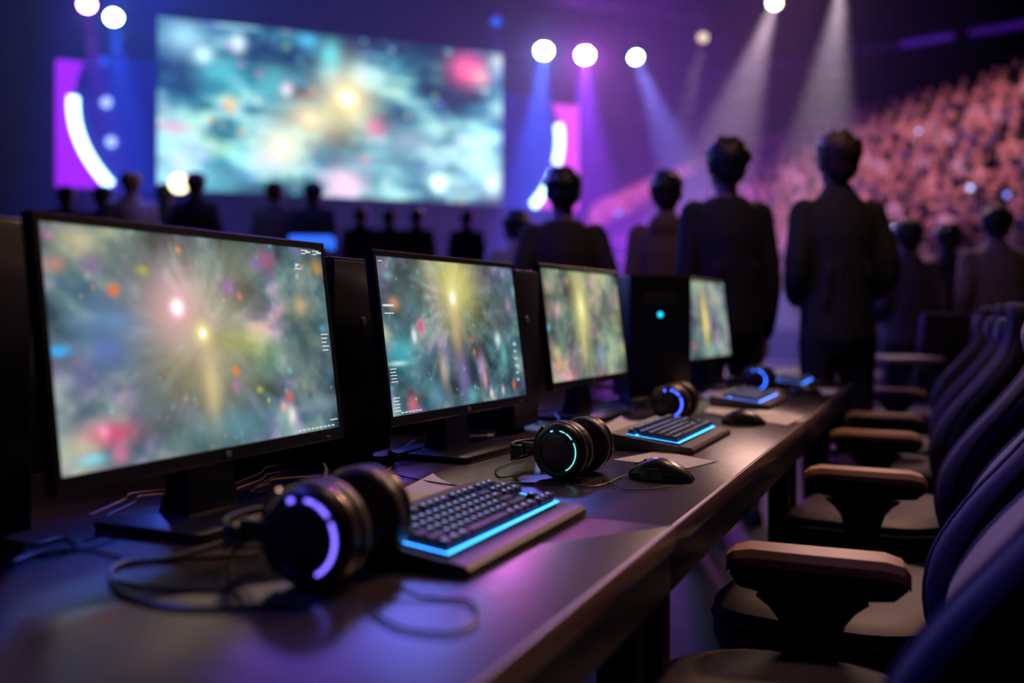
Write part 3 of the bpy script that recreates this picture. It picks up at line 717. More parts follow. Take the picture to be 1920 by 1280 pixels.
def make_body(pose, voxel=.011, seatd=False):
    J = figure(pose); mb = MB()
    mb.loft([ering(0, 0, z, a, b) for z, a, b in ((.86, .13, .095), (.95, .165, .11), (1.08, .145, .10), (1.22, .155, .11), (1.34, .175, .118), (1.41, .165, .10), (1.455, .12, .078), (1.50, .06, .06))])
    mb.tube([(0, -.005, 1.46), (0, .0, 1.53), (0, .012, 1.60)], [.064, .056, .056], 14)
    # head: skull, jaw, nose, ears, brow, lips
    h0 = len(mb.v)
    mb.ell((0, .0, 1.665), .077, .095, .098, 18, 14); mb.ell((0, .028, 1.615), .058, .068, .068, 16, 10); mb.ell((0, .088, 1.655), .012, .020, .020, 8, 6); mb.ell((0, .085, 1.675), .009, .014, .03, 8, 6)
    mb.ell((0, .078, 1.688), .05, .016, .010, 10, 6); mb.ell((0, .082, 1.625), .024, .012, .008, 10, 6); mb.ell((0, .08, 1.585), .022, .016, .014, 8, 6)
    for s in (-1, 1):
        mb.ell((s*.080, -.004, 1.655), .012, .020, .032, 8, 8)
        mb.ell((s*.030, .082, 1.671), .013, .010, .007, 8, 6)
    for q in range(h0, len(mb.v)): mb.v[q] = headfix(mb.v[q])
    for s in (-1, 1):
        sh, el, wr, hd = J[s]
        limb(mb, [sh, el, wr], [.058, .046, .040, .034, .027]); hand(mb, wr, hd, s)
        hip = Vector((s*.092, 0, .88)); kn = Vector((s*.10, .012, .49)); an = Vector((s*.105, -.015, .09))
        limb(mb, [hip, kn, an], [.088, .068, .056, .052, .038])
        mb.tube([an+Vector((0, -.03, -.045)), an+Vector((s*.012, .07, -.055)), an+Vector((s*.02, .16, -.065))], [.036, .036, .022], 10)
    return mb, J
skin_m = mat('skin', (.42, .24, .17), .55)
def hair_mesh(style, m):
    mb = MB(); r = random.Random(style)
    big = (.089, .106, .100) if style % 2 == 0 else (.094, .110, .106)
    mb.ell((0, -.014, 1.690), big[0], big[1], big[2]*.86, 20, 14)
    mb.ell((0, -.045, 1.650), .076, .066, .082, 16, 10)
    for k in range(80):
        a = r.random()*2*PI; el = math.asin(r.random()*1.55-.6)
        k2 = .84 if el > 0 else .74
        p = Vector((math.cos(a)*math.cos(el)*big[0]*k2, -.014+math.sin(a)*math.cos(el)*big[1]*k2, 1.688+math.sin(el)*big[2]*.82))
        if p.y > .02 and p.z < 1.70: continue
        mb.ell(p, .02+.014*r.random(), .02+.014*r.random(), .018+.012*r.random(), 8, 6)
    mb.v = [headfix(p) for p in mb.v]
    return remesh(mb, 'hair', m, .009, 2)
def jacket_mesh(pose, m, boxy=1.0, hood=False, J=None):
    mb = MB()
    mb.loft([ering(0, 0, z, a*boxy, b*1.06) for z, a, b in ((.845, .182, .135), (.90, .188, .14), (1.05, .178, .135), (1.22, .186, .138), (1.32, .20, .14), (1.395, .20, .125), (1.44, .175, .11), (1.47, .135, .098), (1.50, .092, .085))+(() if boxy == .99 else ((1.53, .07, .07),))])
    for s in (-1, 1):
        sh, el, wr, hd = J[s]
        limb(mb, [sh*1.0+Vector((0, 0, -.005)), el, wr], [.074, .066, .060, .054, .044])
    if boxy != .99: mb.tube([(0, -.008, 1.48), (0, -.0, 1.548)], [.078, .068], 16)
    if hood: mb.ell((0, -.085, 1.46), .11, .06, .075, 14, 10)
    for k in range(5): mb.tube([(-.12+.06*k, -.128, 1.0+.03*k), (-.10+.05*k, -.14, 1.18)], .010, 6)
    o = remesh(mb, 'jacket', m, .013, 7)
    return o
def trouser_mesh(m):
    mb = MB(); mb.loft([ering(0, 0, z, a, b) for z, a, b in ((.80, .165, .12), (.90, .178, .125), (.98, .168, .118), (1.02, .155, .11))])
    for s in (-1, 1): limb(mb, [Vector((s*.092, 0, .86)), Vector((s*.102, .01, .49)), Vector((s*.108, -.012, .08))], [.104, .088, .076, .072, .066])
    return remesh(mb, 'trousers', m, .013, 4)
def shoe_mesh(m):
    o = []
    for s in (-1, 1):
        mb = MB(); rings = []
        for y, w, h in ((-.10, .028, .05), (-.07, .042, .09), (.0, .045, .085), (.08, .050, .055), (.14, .044, .04), (.175, .025, .025)):
            rings.append([Vector((s*.115+w*math.cos(a), -.015+y, max(0, h*math.sin(a)) if math.sin(a) > 0 else 0)) for a in [2*PI*k/14 for k in range(14)]])
        mb.loft(rings); o.append(mb.mesh('shoe', m))
    return o
POSE = {}
def pose_data(pose):
    if pose not in POSE:
        mb, J = make_body(pose); POSE[pose] = (remesh(mb, 'body', skin_m, .0075, 2, fac=.4), J)
    return POSE[pose]
shoes_d = shoe_mesh(mat('shoe_black', (.01, .01, .012), .4)); TROUS = {}; HAIR = {}; JACK = {}
def person(label, x, y, h, rz, top, legs, hairc, pose='pocket', boxy=1.0, hood=False, hs=0, z=0, group=None, headturn=0, wide=1.0):
    p = thing('person', label, 'person', (x, y, z), rz, group)
    bd, J = pose_data(pose); b = link('body', bd, p)
    k = (pose, boxy, hood)
    if k not in JACK: JACK[k] = jacket_mesh(pose, top, boxy, hood, J)
    j = link('jacket', JACK[k], p)
    if 't' not in TROUS: TROUS['t'] = trouser_mesh(legs)
    t = link('trousers', TROUS['t'], p)
    if hs not in HAIR: HAIR[hs] = hair_mesh(hs, hairc)
    hr = link('hair', HAIR[hs], p)
    for o, m in ((j, top), (t, legs), (hr, hairc)):
        o.material_slots[0].link = 'OBJECT'; o.material_slots[0].material = m
    for q in shoes_d: link('shoe', q, p)
    f = h/1.78; p.scale = (f*wide, f, f)
    return p
dk = mat('cloth_charcoal', (.026, .021, .024), .85, bump=.2, bscale=30); nv = mat('cloth_navy', (.016, .014, .03), .85, bump=.2, bscale=30)
bl = mat('cloth_black', (.016, .015, .02), .85); bn = mat('cloth_brown', (.16, .09, .08), .85, bump=.2, bscale=30); lt = mat('cloth_light', (.5, .48, .55), .8); be = mat('cloth_beige', (.26, .17, .14), .8)
gy = mat('cloth_grey', (.08, .07, .10), .8); hk = mat('hair_black', (.012, .010, .011), .5); hb = mat('hair_brown', (.06, .025, .015), .5); hg = mat('hair_fair', (.35, .2, .1), .5)
def X(px, d): return (px-960)/1750*d
person('person in a dark grey jacket with short hair, standing alone before the stage', X(1056, 5.0), 5.0, 1.86, math.radians(4), dk, bl, hk, 'pocket', .99, hs=0, wide=.95)
person('person in a brown hooded top, smaller, standing between two dark jackets', X(1250, 5.5), 5.5, 1.92, math.radians(-14), bn, bl, hk, 'down', .9, True, hs=2, wide=.88)
person('person in a navy jumper with a pale collar showing, facing the crowd', X(1362, 4.8), 4.8, 1.975, math.radians(8), nv, bl, hk, 'down', .99, hs=1, wide=.92)
person('tallest person, in a dark jacket, standing at the far end of the desk', X(1570, 4.45), 4.45, 1.935, math.radians(3), dk, bl, hb, 'front', 1.0, hs=3, wide=.88)
SZ = .75
person('fair-haired person in a white top on the stage left of the big screen', X(246, 9.0), 9.0, 1.70, .5, lt, bl, hg, 'down', hs=2, z=SZ)
person('person in a black jacket on the stage beside the small warm lamp', X(368, 9.2), 9.2, 1.72, 0, bl, bl, hb, 'pocket', hs=0, z=SZ)
person('distant person in dark clothes in front of the purple panel', X(125, 11), 11, 1.84, .3, bl, bl, hk, 'down', hs=0, z=SZ)
person('dark-clothed person just left of the fair-haired one', X(195, 10), 10, 1.70, -.3, nv, bl, hk, 'down', hs=1, z=SZ)
person('person in a brown-grey top below the big screen, left of a pair', X(515, 10.6), 10.6, 1.83, .1, gy, bl, hk, 'down', hs=0, z=SZ)
person('person in a dark top below the big screen, right of a pair', X(588, 10.6), 10.6, 1.82, -.1, nv, bl, hk, 'down', hs=3, z=SZ)
person('dark figure half hidden behind the small warm lamp', X(310, 10.4), 10.4, 1.78, .1, bl, bl, hk, 'down', hs=0, z=SZ)
person('small distant person in dark clothes under the middle of the big screen', X(676, 12.6), 12.6, 1.78, 0, nv, bl, hb, 'down', hs=0, z=SZ)
person('small distant person in a light suit under the big screen', X(730, 12.6), 12.6, 1.76, 0, gy, gy, hb, 'down', hs=2, z=SZ)
person('small distant person in black next to the one in a light suit', X(781, 12.6), 12.6, 1.76, 0, bl, bl, hb, 'down', hs=0, z=SZ)
person('small distant person near the right corner of the big screen', X(875, 12.6), 12.6, 1.74, 0, nv, bl, hb, 'down', hs=2, z=SZ)
person('person in a pale top half hidden beside the dark grey jacket', X(966, 7.0), 7.0, 1.86, .5, lt, bl, hk, 'front', hs=0)
person('person in a grey top standing before the crowd, hands at front', X(1700, 6.8), 6.8, 1.76, .2, gy, nv, hk, 'front', hs=1)
person('person in a black coat among the standing group by the crowd', X(1775, 7.4), 7.4, 1.80, .1, bl, bl, hk, 'pocket', hs=0)
person('person in a beige top standing above the gaming chairs', X(1866, 6.6), 6.6, 1.83, -.05, be, bl, hk, 'pocket', 1.05, hs=3)

# ---------------------------------------------------------------- stage
struct(build(MB().box(-19, 1.1, 8.3, 27, 0, SZ), 'floor_stage', mat('stage_floor', (.02, .02, .04), .3, bump=.1, bscale=3), smooth=False))
SL = Vector((-8.32, 21.9, 0)); SD = Vector((.932, .3625, 0)); SRZ = math.atan2(.3625, .932)
def sp(s, off=0, z=0): return SL+SD*s+Vector((.3625, -.932, 0))*off+Vector((0, 0, z))   # off > 0 towards the hall
big = thing('led_wall', 'huge stage screen showing bright teal, gold and pink star clouds', 'screen', sp(4.3, 0, 0), SRZ)
img5 = picture(520, 240, 9, (.52, .387), ((16, 40, 54), (62, 112, 126), (160, 205, 205)), B5, asp=2.15, hstreak=.75, specks=160, warm=.5, gain=3.8)
picture_plane('screen', 8.6, 4.02, img5, 1.7, big, depth=-.12, bottom=4.0)
build(MB().box(-4.33, 4.33, -.115, .12, 3.97, 8.05), 'frame', matte_black, big, smooth=False)
for x in (-3.8, -1.3, 1.3, 3.8): build(MB().box(x-.06, x+.06, .0, .12, SZ, 3.97), 'support_leg', matte_black, big, smooth=False)
fas = build(MB().box(-4.4, 4.4, .15, .2, SZ, 3.95), 'backdrop_panel', mat('navy_panel', (.02, .025, .09), .7), smooth=False)
fas.location = sp(4.3); fas.rotation_euler = (0, 0, SRZ); tag(fas, 'dark navy panel on the stage directly under the big screen', 'panel')
# wings with a curved glowing edge
wing_m = mat('wing_haze_blue', (.03, .05, .30), .5, emit=(.01, .03, .6), es=.22)  # blue haze light put into the panel's colour and faint emission
A_, B_ = 6.1, 3.75
def wing(side, label, z_lit, led_name):
    t = thing('stage_wing', label, 'stage panel', sp(4.3, -.25), SRZ)
    zs = [3.95+(3.1)*k/24 for k in range(25)]
    edge = [Vector((side*A_*math.sqrt(max(0, 1-((z-5.9)/B_)**2)), 0, z)) for z in zs]
    inner = [Vector((side*4.3, 0, z)) for z in zs]
    mb = MB(); rings = [[e+Vector((0, -.06, 0)), i+Vector((0, -.06, 0)), i+Vector((0, .06, 0)), e+Vector((0, .06, 0))] for e, i in zip(edge, inner)]
    mb.loft(rings); build(mb, 'panel', wing_m, t, smooth=False)
    for a, b in z_lit:
        pts = [Vector((side*(A_*math.sqrt(1-((z-5.9)/B_)**2)+.0), -.1, z)) for z in [a+(b-a)*k/16 for k in range(17)]]
        build(MB().tube(pts, .115, 8), 'light_tube', glow('arc_white', (.45, .75, 1.0), 5), t)
    return t
wing(-1, 'blue curved stage wing with a white glowing arc, left of the big screen', [(4.07, 6.05)], 'a')
wing(1, 'blue curved stage wing with a white glowing arc, right of the big screen', [(5.25, 6.3), (4.05, 5.0)], 'b')
def led_panel(s0, s1, z0, z1, col, es, label):
    t = thing('light_panel', label, 'light panel', sp((s0+s1)/2, -.6), SRZ); w = (s1-s0)/2
    build(MB().box(-w, w, 0, .1, z0, z1), 'frame', matte_black, t, smooth=False)
    build(MB().box(-w+.02, w-.02, -.02, .01, z0+.02, z1-.02), 'diffuser', glow(label[:14], col, es), t, smooth=False)
    build(MB().box(-.04, .04, .02, .08, SZ, z0), 'stand', matte_black, t, smooth=False)
led_panel(-2.22, -.2, 4.02, 7.0, (.36, .01, 1.0), 1.2, 'violet glowing panel at the left end of the stage')
led_panel(8.95, 11.2, 4.02, 7.0, (.85, .08, .85), 1.1, 'pink glowing panel behind the short-haired person in dark grey')
# small round lights on the left wing
for k, (s, z) in enumerate(((-1.1, 5.95), (-1.0, 5.05), (-1.15, 6.9))):
    o = build(MB().ell((0, 0, 0), .13, .06, .13, 14, 8), 'wing_lamp', glow('wing_lamp%d' % k, (.35, .5, 1.0) if k < 2 else (.02, .1, 1), 1.6 if k < 2 else .7)); o.location = sp(s, .0, z)
    tag(o, ['small pale lamp beside the upper part of the white arc', 'small faint lamp beside the lower part of the white arc', 'dim blue lamp above the white arc'][k], 'lamp')
def lectern(px, d, z, w, label, col, es):
    t = thing('lectern', label, 'lectern', (X(px, d), d, z), .1)
    build(MB().slab(-w*.4, w*.4, -.15, .15, 0, .95, .02, .01), 'body', matte_black, t)
    build(MB().slab(-w/2, w/2, -.2, .2, .95, 1.06, .03, .01), 'lit_top', glow('lectern_%d' % px, col, es), t)
lectern(586, 9.0, SZ, .40, 'small lectern with a glowing blue top, low in front of the big screen', (.03, .15, 1.0), 1.3)
lectern(940, 6.2, 0, .20, 'narrow added stand glowing pale blue beside the dark grey jacket', (.15, .25, .9), 1.1)  # added stand, its emissive top supplies a pale blue glow
t = thing('floor_lamp', 'round warm white lamp among the people on the stage', 'lamp', (X(336, 9.9), 9.9, SZ))
build(MB().tube([(0, 0, 0), (0, 0, 1.62)], .02, 8), 'pole', matte_black, t); build(MB().lathe([(0, 0), (.16, 0), (.16, .02), (0, .03)], 20), 'base', matte_black, t)
build(MB().ell((0, 0, 1.70), .10, .10, .10), 'lamp_globe', glow('warm_globe', (1, .85, .5), 4), t)

# ---------------------------------------------------------------- stage lights on trusses
lamp_body = mat('lamp_body', (.01, .01, .012), .5)
def spot_energy(name, loc, target, col, energy, ang, blend=.6, rad=.12):
    l = bpy.data.lights.new(name, 'SPOT'); l.color = col; l.energy = energy; l.spot_size = math.radians(ang); l.spot_blend = blend; l.shadow_soft_size = rad
    o = bpy.data.objects.new(name, l); COL.objects.link(o); o.location = loc
    o.rotation_euler = (Vector(target)-Vector(loc)).to_track_quat('-Z', 'Y').to_euler(); return o
def stage_light(px, py, d, aim, lens, es, label, col, energy, ang, r=.20, face=True):
    z = CAMZ+(590-py)/1750*d; p = Vector((X(px, d), d, z))
    t = thing('stage_light', label, 'stage light', p, 0, 'round stage lights')
    dirn = (Vector(aim)-p).normalized()
    look = (Vector((0, 0, CAMZ))-p).normalized()
    q = ((dirn*.35+look*.65) if face else dirn).normalized().to_track_quat('Z', 'Y').to_matrix().to_4x4()
    hs_ = build(MB().lathe([(0, -.38), (.10, -.38), (r*.7, -.30), (r*.85, -.08), (r*1.06, 0), (r*1.06, .03), (r, .03), (r, .0)], 28, q), 'housing', lamp_body, t)
    build(MB().lathe([(0, .022), (r*.5, .02), (r*.99, .005)], 28, q), 'lens', glow('lens_%d_%d' % (px, py), lens, es), t)
    build(MB().tube([(-r*1.25, 0, 0), (-r*1.25, 0, .30), (-r*.8, 0, .42), (r*.8, 0, .42), (r*1.25, 0, .30), (r*1.25, 0, 0)], .02, 6), 'yoke', lamp_body, t)
    build(MB().tube([(0, 0, .42), (0, 0, 8.35-z)], .025, 6), 'hanging_clamp', lamp_body, t)
    spot_energy('beam', p+dirn*.08+look*.08, aim, col, energy, ang, rad=.1)
    return p
K = 1.0
LI = [
 (163, 8, 19.4, (-7.6, 18.8, 0), (1, .25, .9), 60, 'pink round stage light, leftmost at the top of the photo', (.6, .05, 1), 5500, 18, .15),
 (213, 32, 20.2, (-7.6, 19.6, 0), (.2, .6, 1), 260, 'pale cyan stage light beside the pink one', (.03, .12, 1), 13000, 26, .15),
 (930, 40, 21.0, (-.4, 20.5, 0), (.02, .12, 1), 1.1, 'dim blue round light above the right corner of the big screen', (.03, .08, 1), 2500, 30, .12),
 (1020, 95, 22.6, (.1, 21.5, 0), (.3, .45, 1), 900, 'icy blue stage light, first in the bright trio right of the screen', (.03, .14, 1), 42000, 26, .17),
 (1097, 103, 22.9, (1.9, 22.3, 0), (1, .2, 1), 1100, 'white-violet stage light, middle one of the bright trio', (.33, .04, 1), 32000, 30, .18),
 (1192, 107, 23.1, (5.6, 21.5, 0), (.3, .8, 1), 80, 'cyan-white stage light, last in the bright trio', (.28, .30, 1), 20000, 26, .14),
 (1318, 70, 21.7, (3.0, 20.0, 2), (1, .75, .55), 1.3, 'small dim warm light right of the bright trio', (1, .72, .62), 4000, 16, .12),
 (1452, 5, 19.3, (2.6, 17.5, 0), (1, .9, .65), 14, 'warm white stage light at the top edge of the photo', (1, .72, .66), 13500, 27, .13),
]
for a in LI: stage_light(*a[:3], a[3], a[4], a[5], a[6], a[7], a[8]*K, a[9], a[10])
spot_energy('beam_warm', (X(1578, 18.5), 18.5, CAMZ+(590+25)/1750*18.5), (5.2, 17.5, 0), (1, .74, .68), 13500*K, 27)
def truss(p0, p1, label):
    p0 = Vector(p0); p1 = Vector(p1); t = thing('lighting_truss', label, 'truss', p0, math.atan2((p1-p0).y, (p1-p0).x)); L = (p1-p0).length
    for y, z in ((-.12, 0), (.12, 0), (0, .22)): build(MB().tube([(0, y, z), (L, y, z)], .025, 6), 'chord', lamp_body, t)
    br = MB(); n = int(L/.5)
    for k in range(n):
        x0 = L*k/n; x1 = L*(k+1)/n
        br.tube([(x0, -.12, 0), (x1, 0, .22)], .012, 5); br.tube([(x1, 0, .22), (x1, .12, 0)], .012, 5)
    build(br, 'bracing', lamp_body, t)
    for x in (.3, L-.3): build(MB().tube([(x, 0, .22), (x, 0, 16.8-p0.z)], .012, 5), 'suspension_wire', lamp_body, t)
truss((-12, 18.9, 8.4), (-4, 21.2, 8.4), 'black lighting truss above the left end of the stage')
truss((-1.5, 20.9, 8.4), (5.2, 23.6, 8.4), 'black lighting truss above the stage right of the big screen')
truss((3.5, 22.4, 8.6), (9.5, 16.5, 8.6), 'black lighting truss carrying the warm lights over the floor')

# ---------------------------------------------------------------- LED strip on the balcony
def strip(p0, p1, col, es, label):
    p0 = Vector(p0); p1 = Vector(p1); d = p1-p0
    o = build(MB().tube([(0, 0, 0), tuple(d)], .13, 6), 'led_strip', glow(label[:20], col, es)); o.location = p0
    return tag(o, label, 'light strip', 'violet light strips on the balcony')
def bp(px): # along the balcony
    A = Vector((2.72, 47.7, 11.96)); Bq = Vector((19.2, 35.0, 11.96)); f = (px-960)/1750
    u = (f*A.y-A.x)/((Bq.x-A.x)-f*(Bq.y-A.y)); return A+(Bq-A)*u
strip(bp(1690), bp(1786), (.12, .02, .6), .35, 'brightest violet light strip, high on the balcony right of centre')
strip(bp(1818), bp(1960), (.12, .02, .6), .22, 'violet light strip at the top right edge of the photo')
strip(bp(1300), bp(1686), (.10, .02, .5), .06, 'faint long violet light strip running left along the balcony')
bw = MB(); a, b = bp(1100), bp(2100); dn = (b-a).normalized(); nn = Vector((-dn.y, dn.x, 0))
bw.add([a+nn*.3+Vector((0, 0, z)) for z in (-1.0, .6)]+[b+nn*.3+Vector((0, 0, z)) for z in (-1.0, .6)]+[a+nn*3+Vector((0, 0, z)) for z in (-1.0, .6)]+[b+nn*3+Vector((0, 0, z)) for z in (-1.0, .6)],
       [(0, 1, 3, 2), (4, 6, 7, 5), (0, 4, 5, 1), (2, 3, 7, 6), (1, 5, 7, 3), (0, 2, 6, 4)])
struct(build(bw, 'wall_balcony', wall_m, smooth=False))

# ---------------------------------------------------------------- grandstand and spectators
BLc, TLc = Vector((2.85, 36, 3.0)), Vector((4.4, 49.5, 6.0)); BRc, TRc = Vector((9.4, 15.5, 1.2)), Vector((15.2, 24.5, 7.2))
def patch(u, v):
    lo = BLc.lerp(BRc, u); hi = TLc.lerp(TRc, u); p = lo.lerp(hi, v)
    bow = Vector((.9, .42, 0))*(-1.1*math.sin(PI*u)); return p+bow+Vector((0, 0, CAMZ))
ROWS = 15
gs = MB()
def row_line(r, n=24): return [patch(k/n, r/(ROWS-1)) for k in range(-1, n+4)]
outw = Vector((.62, .78, 0))
for r in range(ROWS):
    base = [p+Vector((0, 0, -1.22)) for p in row_line(r)]
    nxt = [p+Vector((0, 0, -1.22)) for p in (row_line(r+1))]
    n = len(base)
    fr = [Vector((a.x, a.y, a.z))-outw*.35 for a in base]; bk = [Vector((b.x, b.y, a.z))-outw*.35 for a, b in zip(base, nxt)]
    lowf = [Vector((p.x, p.y, max(p.z-1.2, 0) if r else 0)) for p in fr]; lowb = [Vector((p.x, p.y, max(p.z-1.2, 0))) for p in bk]
    rings = [[f, b, lb, lf] for f, b, lb, lf in zip(fr, bk, lowb, lowf)]
    gs.loft(rings)
g = build(gs, 'floor_grandstand', mat('stand_floor', (.02, .015, .035), .8), smooth=False); struct(g)
SPM = []
for k, (c1, c2) in enumerate((((.30, .16, .14), (.06, .04, .08)), ((.45, .30, .28), (.2, .1, .12)))):
    m = bpy.data.materials.new('crowd_cloth%d' % k); m.use_nodes = True; nt = m.node_tree; b = nt.nodes['Principled BSDF']
    oi = nt.nodes.new('ShaderNodeObjectInfo'); cr = nt.nodes.new('ShaderNodeValToRGB'); e = cr.color_ramp; e.interpolation = 'CONSTANT'
    cols = [(.02, .018, .03), (.30, .17, .17), (.04, .03, .05), (.5, .33, .30), (.10, .08, .2), (.02, .018, .03), (.10, .05, .06), (.5, .45, .55), (.02, .02, .04)]
    e.elements[0].color = (*cols[0], 1); e.elements[1].position = 1/9; e.elements[1].color = (*cols[1], 1)
    for q in range(2, 9): x = e.elements.new(q/9); x.color = (*cols[q], 1)
    nt.links.new(oi.outputs['Random'], cr.inputs['Fac']); nt.links.new(cr.outputs['Color'], b.inputs['Base Color']); b.inputs['Roughness'].default_value = .85
    SPM.append(m)
crowd_skin = mat('crowd_skin', (.62, .38, .30), .6)
SPEC = []
for k in range(5):
    mb = MB(); r = random.Random(k)
    mb.loft([ering(0, 0, z, a, b, 12) for z, a, b in ((-.76, .19, .16), (-.62, .18, .15), (-.42, .20, .14), (-.31, .20, .12), (-.25, .10, .09), (-.2, .06, .06))])
    mb.ell((0, 0, -.11), .082, .10, .115, 12, 8); mb.ell((0, .09, -.12), .02, .03, .03, 6, 5)
    for s in (-1, 1):
        up = k == 1 or (k == 3 and s > 0)
        pts = [(s*.19, 0, -.33), (s*.27, .10, -.42), (s*.20, .26, -.02)] if up else [(s*.19, 0, -.33), (s*.25, .04, -.58), (s*(.12 if k % 2 else .17), .28, -.60)]
        limb(mb, [Vector(p) for p in pts], [.06, .05, .045, .04], 8)
        limb(mb, [Vector((s*.10, 0, -.76)), Vector((s*.13, .42, -.74)), Vector((s*.13, .44, -1.18))], [.09, .075, .06, .05], 8)
    def zone(c, k=k): 
        if c.z > -.23: return 2 if (c.y < -.015 or c.z > -.035) else 1
        if c.y > .24 and c.z > -.68: return 1
        return 0
    SPEC.append(remesh(mb, 'spectator', [SPM[0], crowd_skin, hk if k % 2 else hb], .028, 2, zone))
cand = []
rp = random.Random(3)
for r in range(ROWS):
    v = r/(ROWS-1); a, b = patch(0, v), patch(1, v); n = int((b-a).length/.60)
    for k in range(n+6):
        u = (k+.3*rp.random())/n
        p = patch(u, v); px = 960+1750*p.x/p.y
        if px > 1960 or rp.random() < .05: continue
        cand.append((p.length, p, r))
cand.sort(key=lambda c: c[0])
GRP = 'spectators seated in the grandstand'
far = MB()
for i, (dd, p, r) in enumerate(cand):
    me = SPEC[rp.randrange(5)]; yaw = math.atan2(6-p.y+0, -3-p.x)+rp.uniform(-.25, .25)
    tgt = Vector((-3, 14, 0))-p; yaw = math.atan2(tgt.y, tgt.x)-PI/2+rp.uniform(-.3, .3)
    z = p.z+rp.uniform(-.05, .05)
    if i < 300:
        o = link('spectator', me); o.location = (p.x, p.y, z); o.rotation_euler = (0, 0, yaw)
        tag(o, 'spectator seated in the dim, warmly lit tiers of the grandstand', 'person', GRP)
    else:
        M = Matrix.Translation((p.x, p.y, z)) @ Matrix.Rotation(yaw, 4, 'Z')
        far.add([M @ v.co for v in me.vertices], [tuple(q.vertices) for q in me.polygons])
        far.m[-len(me.polygons):] = [2 if q.material_index == 1 else (3 if q.material_index == 2 else (i % 2)) for q in me.polygons]
fo = build(far, 'crowd', [mat('far_cloth_a', (.10, .06, .08), .85), mat('far_cloth_b', (.5, .35, .34), .85), crowd_skin, hk], kind='stuff')
fo['label'] = 'rest of the crowd filling the farthest seats of the grandstand'; fo['category'] = 'crowd'
print('SPECTATORS', len(cand))
# phones / small glints held up in the crowd
for (px, py, d, col, es, lab) in ((1677, 430, 16, (.55, .5, 1), 2.2, 'brightest round phone light low in the crowd by the tall dark jacket'), (1819, 352, 19, (.4, .5, 1), 1.2, 'bluish phone light in the crowd above the black coat'),
                                  (1722, 246, 24, (.5, .5, 1), .8, 'faint bluish phone light high in the crowd'), (1888, 365, 18.2, (.3, .25, 1), .8, 'violet phone light in the crowd near the photo edge'), (1160, 400, 20, (.1, .2, 1), .9, 'small blue light in the crowd left of the brown hooded top')):
    p = Vector((X(px, d), d, CAMZ+(590-py)/1750*d))
    t = thing('phone', lab, 'phone', p, -.3, 'phones held up in the crowd')
    build(MB().slab(-.045, .045, -.006, .006, -.085, .085, .004, .002), 'case', matte_black, t)
    build(MB().lathe([(0, .0), (.05, .0), (.052, .006)], 16, Matrix.Translation((0, -.008, 0)) @ Matrix.Rotation(PI/2, 4, 'X')), 'light', glow('phone_%d' % px, col, es*2.5), t)

# ---------------------------------------------------------------- furniture behind the gaming chairs
t = thing('side_table', 'small dark table with a pale top beyond the gaming chairs', 'table', (X(1680, 5.2), 5.2, 0), .1)
build(MB().slab(-.15, .17, -.2, .2, .80, .83, .01, .004), 'tabletop', mat('table_top', (.25, .2, .25), .3), t)
for sx in (-.12, .14):
    for sy in (-.17, .17): build(MB().tube([(sx, sy, 0), (sx, sy, .80)], .014, 8), 'leg', matte_black, t)
def steel_chair(px, d, rz, label):
    c = thing('steel_chair', label, 'chair', (X(px, d), d, 0), rz, 'steel framed chairs beyond the desk')
    fm = mat('chair_steel', (.3, .25, .4), .3, .8)
    for s in (-1, 1):
        build(MB().tube(smooth_path([(s*.2, -.22, 0), (s*.2, -.20, .45), (s*.19, -.25, .8), (s*.17, -.27, 1.06)]), .012, 8), 'leg', fm, c)
        build(MB().tube([(s*.2, .2, 0), (s*.2, .18, .45)], .012, 8), 'leg', fm, c)
    build(MB().slab(-.2, .2, -.2, .2, .44, .47, .03, .01), 'seat', nv, c)
    build(MB().slab(-.165, .165, -.285, -.26, .70, 1.07, .012, .008), 'backrest', nv, c)
    build(MB().tube([(-.17, -.27, 1.06), (.17, -.27, 1.06)], .012, 8), 'top_rail', fm, c)
    return c
steel_chair(1716, 6.0, .3, 'steel framed chair with a navy back, left of a pair beyond the desk')
steel_chair(1790, 6.1, .5, 'steel framed chair with a navy back, right of a pair beyond the desk')

# ---------------------------------------------------------------- haze in the hall
hz = build(MB().box(-11, 7.2, 13, 31, SZ+.02, 10.6), 'haze', matte_black, smooth=False); hz['kind'] = 'stuff'; hz['label'] = 'thin stage haze that shows the light beams'; hz['category'] = 'haze'
hm = bpy.data.materials.new('haze'); hm.use_nodes = True; nt = hm.node_tree; nt.nodes.clear()
vs = nt.nodes.new('ShaderNodeVolumeScatter'); vs.inputs['Color'].default_value = (.72, .70, 1, 1); vs.inputs['Density'].default_value = .012; vs.inputs['Anisotropy'].default_value = .2
oo = nt.nodes.new('ShaderNodeOutputMaterial'); nt.links.new(vs.outputs[0], oo.inputs['Volume'])
hz.data.materials.clear(); hz.data.materials.append(hm)

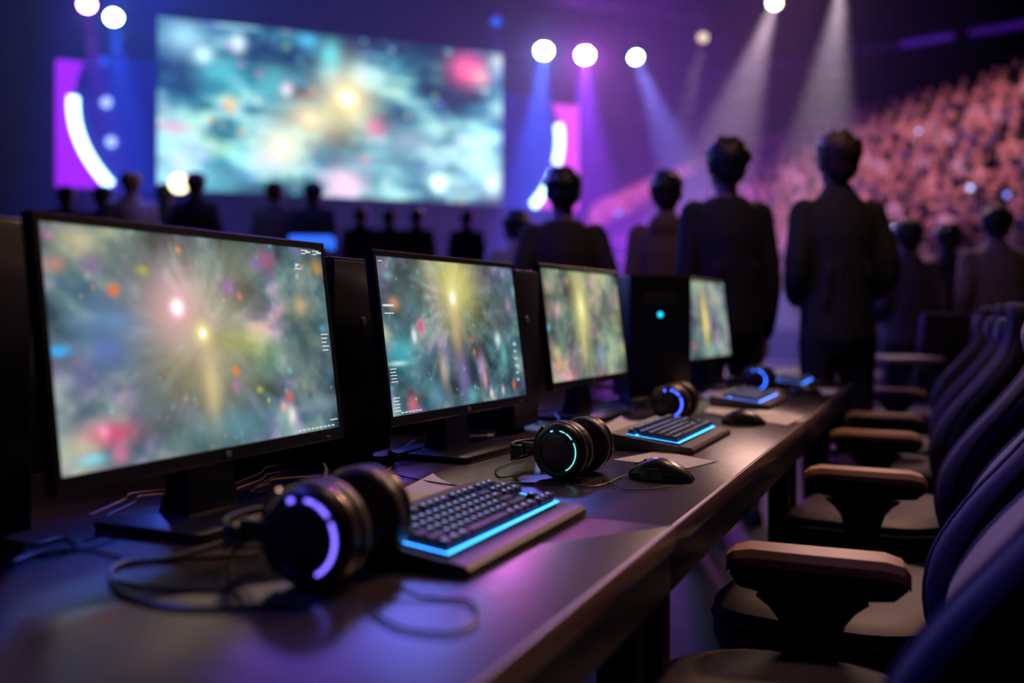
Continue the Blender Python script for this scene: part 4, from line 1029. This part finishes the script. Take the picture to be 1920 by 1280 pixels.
# ---------------------------------------------------------------- light
def area(name, loc, tgt, size, col, energy, sy=None):
    l = bpy.data.lights.new(name, 'AREA'); l.color = col; l.energy = energy; l.size = size
    if sy: l.shape = 'RECTANGLE'; l.size_y = sy
    o = bpy.data.objects.new(name, l); COL.objects.link(o); o.location = loc
    o.rotation_euler = (Vector(tgt)-Vector(loc)).to_track_quat('-Z', 'Y').to_euler(); return o
area('warm_overhead', (.9, 3.0, 4.6), (.7, 2.0, .7), .35, (1, .58, .42), 34)
spot_energy('warm_side', (1.8, 3.75, 3.4), (.4, 1.5, .8), (1, .56, .36), 220, 62, rad=.18)
area('warm_far', (3.4, 9.0, 4.2), (.9, 2.6, .7), 1.5, (1, .60, .50), 60)
area('violet_back', (-1.5, 9.5, 5.5), (.4, 2, .7), 1.6, (.26, .12, 1), 60)
area('blue_back', (-3.4, 9.5, 5.05), (.2, 1.6, .7), 1.0, (.10, .14, 1), 110)
spot_energy('desk_blue', (-2.6, 1.4, 4.2), (-.22, .78, .76), (.06, .10, 1), 260, 9, rad=.1)  # unseen spot added to throw a blue pool on the near desk
spot_energy('desk_periwinkle', (.05, 6.5, 4.0), (.03, 1.02, .76), (.16, .19, 1), 150, 8, rad=.5)  # unseen spot added for the periwinkle patch on the desktop
pt = bpy.data.lights.new('stage_glow', 'POINT'); pt.color = (.45, .07, 1); pt.energy = 1700; pt.shadow_soft_size = .3  # unseen point light added to brighten the haze with violet
po = bpy.data.objects.new('stage_glow', pt); COL.objects.link(po); po.location = (3.9, 26.5, 3.0)
area('blue_left', (-4.2, 3.2, 3.4), (1.2, 1.8, .8), 1.2, (.09, .06, 1), 95)
area('blue_wash', (-7.0, 19.0, 8.45), (0, 1, .8), 1.0, (.06, .16, 1), 420)
spot_energy('crowd_wash', (5, 17, 15), (10.5, 24, 3), (1, .37, .48), 8500, 56, rad=.5)
spot_energy('crowd_violet', (1, 37.5, 14), (4.5, 43, 4.5), (1, .25, .75), 9000, 75, rad=.5)
spot_energy('stage_violet', (3.0, 21, 14), (2.9, 23, 0), (.42, .06, 1), 9000, 42, rad=.3)
spot_energy('stage_blue_left', (-8.6, 19.6, 14), (-8.0, 19.8, 0), (.01, .03, 1), 34000, 26, rad=.3)
spot_energy('stage_blue_mid', (-3.0, 20, 14), (-4, 21.5, 0), (.01, .02, 1), 2500, 70, rad=.3)
w = bpy.data.worlds.new('world'); SC.world = w; w.use_nodes = True
w.node_tree.nodes['Background'].inputs[0].default_value = (.002, .002, .01, 1); w.node_tree.nodes['Background'].inputs[1].default_value = 1

SC.view_settings.view_transform = 'Standard'; SC.view_settings.look = 'None'; SC.view_settings.gamma = 1; SC.view_settings.exposure = 0; SC.view_settings.use_curve_mapping = False
SC.cycles.use_denoising = True
SC.cycles.volume_bounces = 0
SC.cycles.max_bounces = 5
SC.cycles.sample_clamp_indirect = 3
SC.cycles.caustics_reflective = False
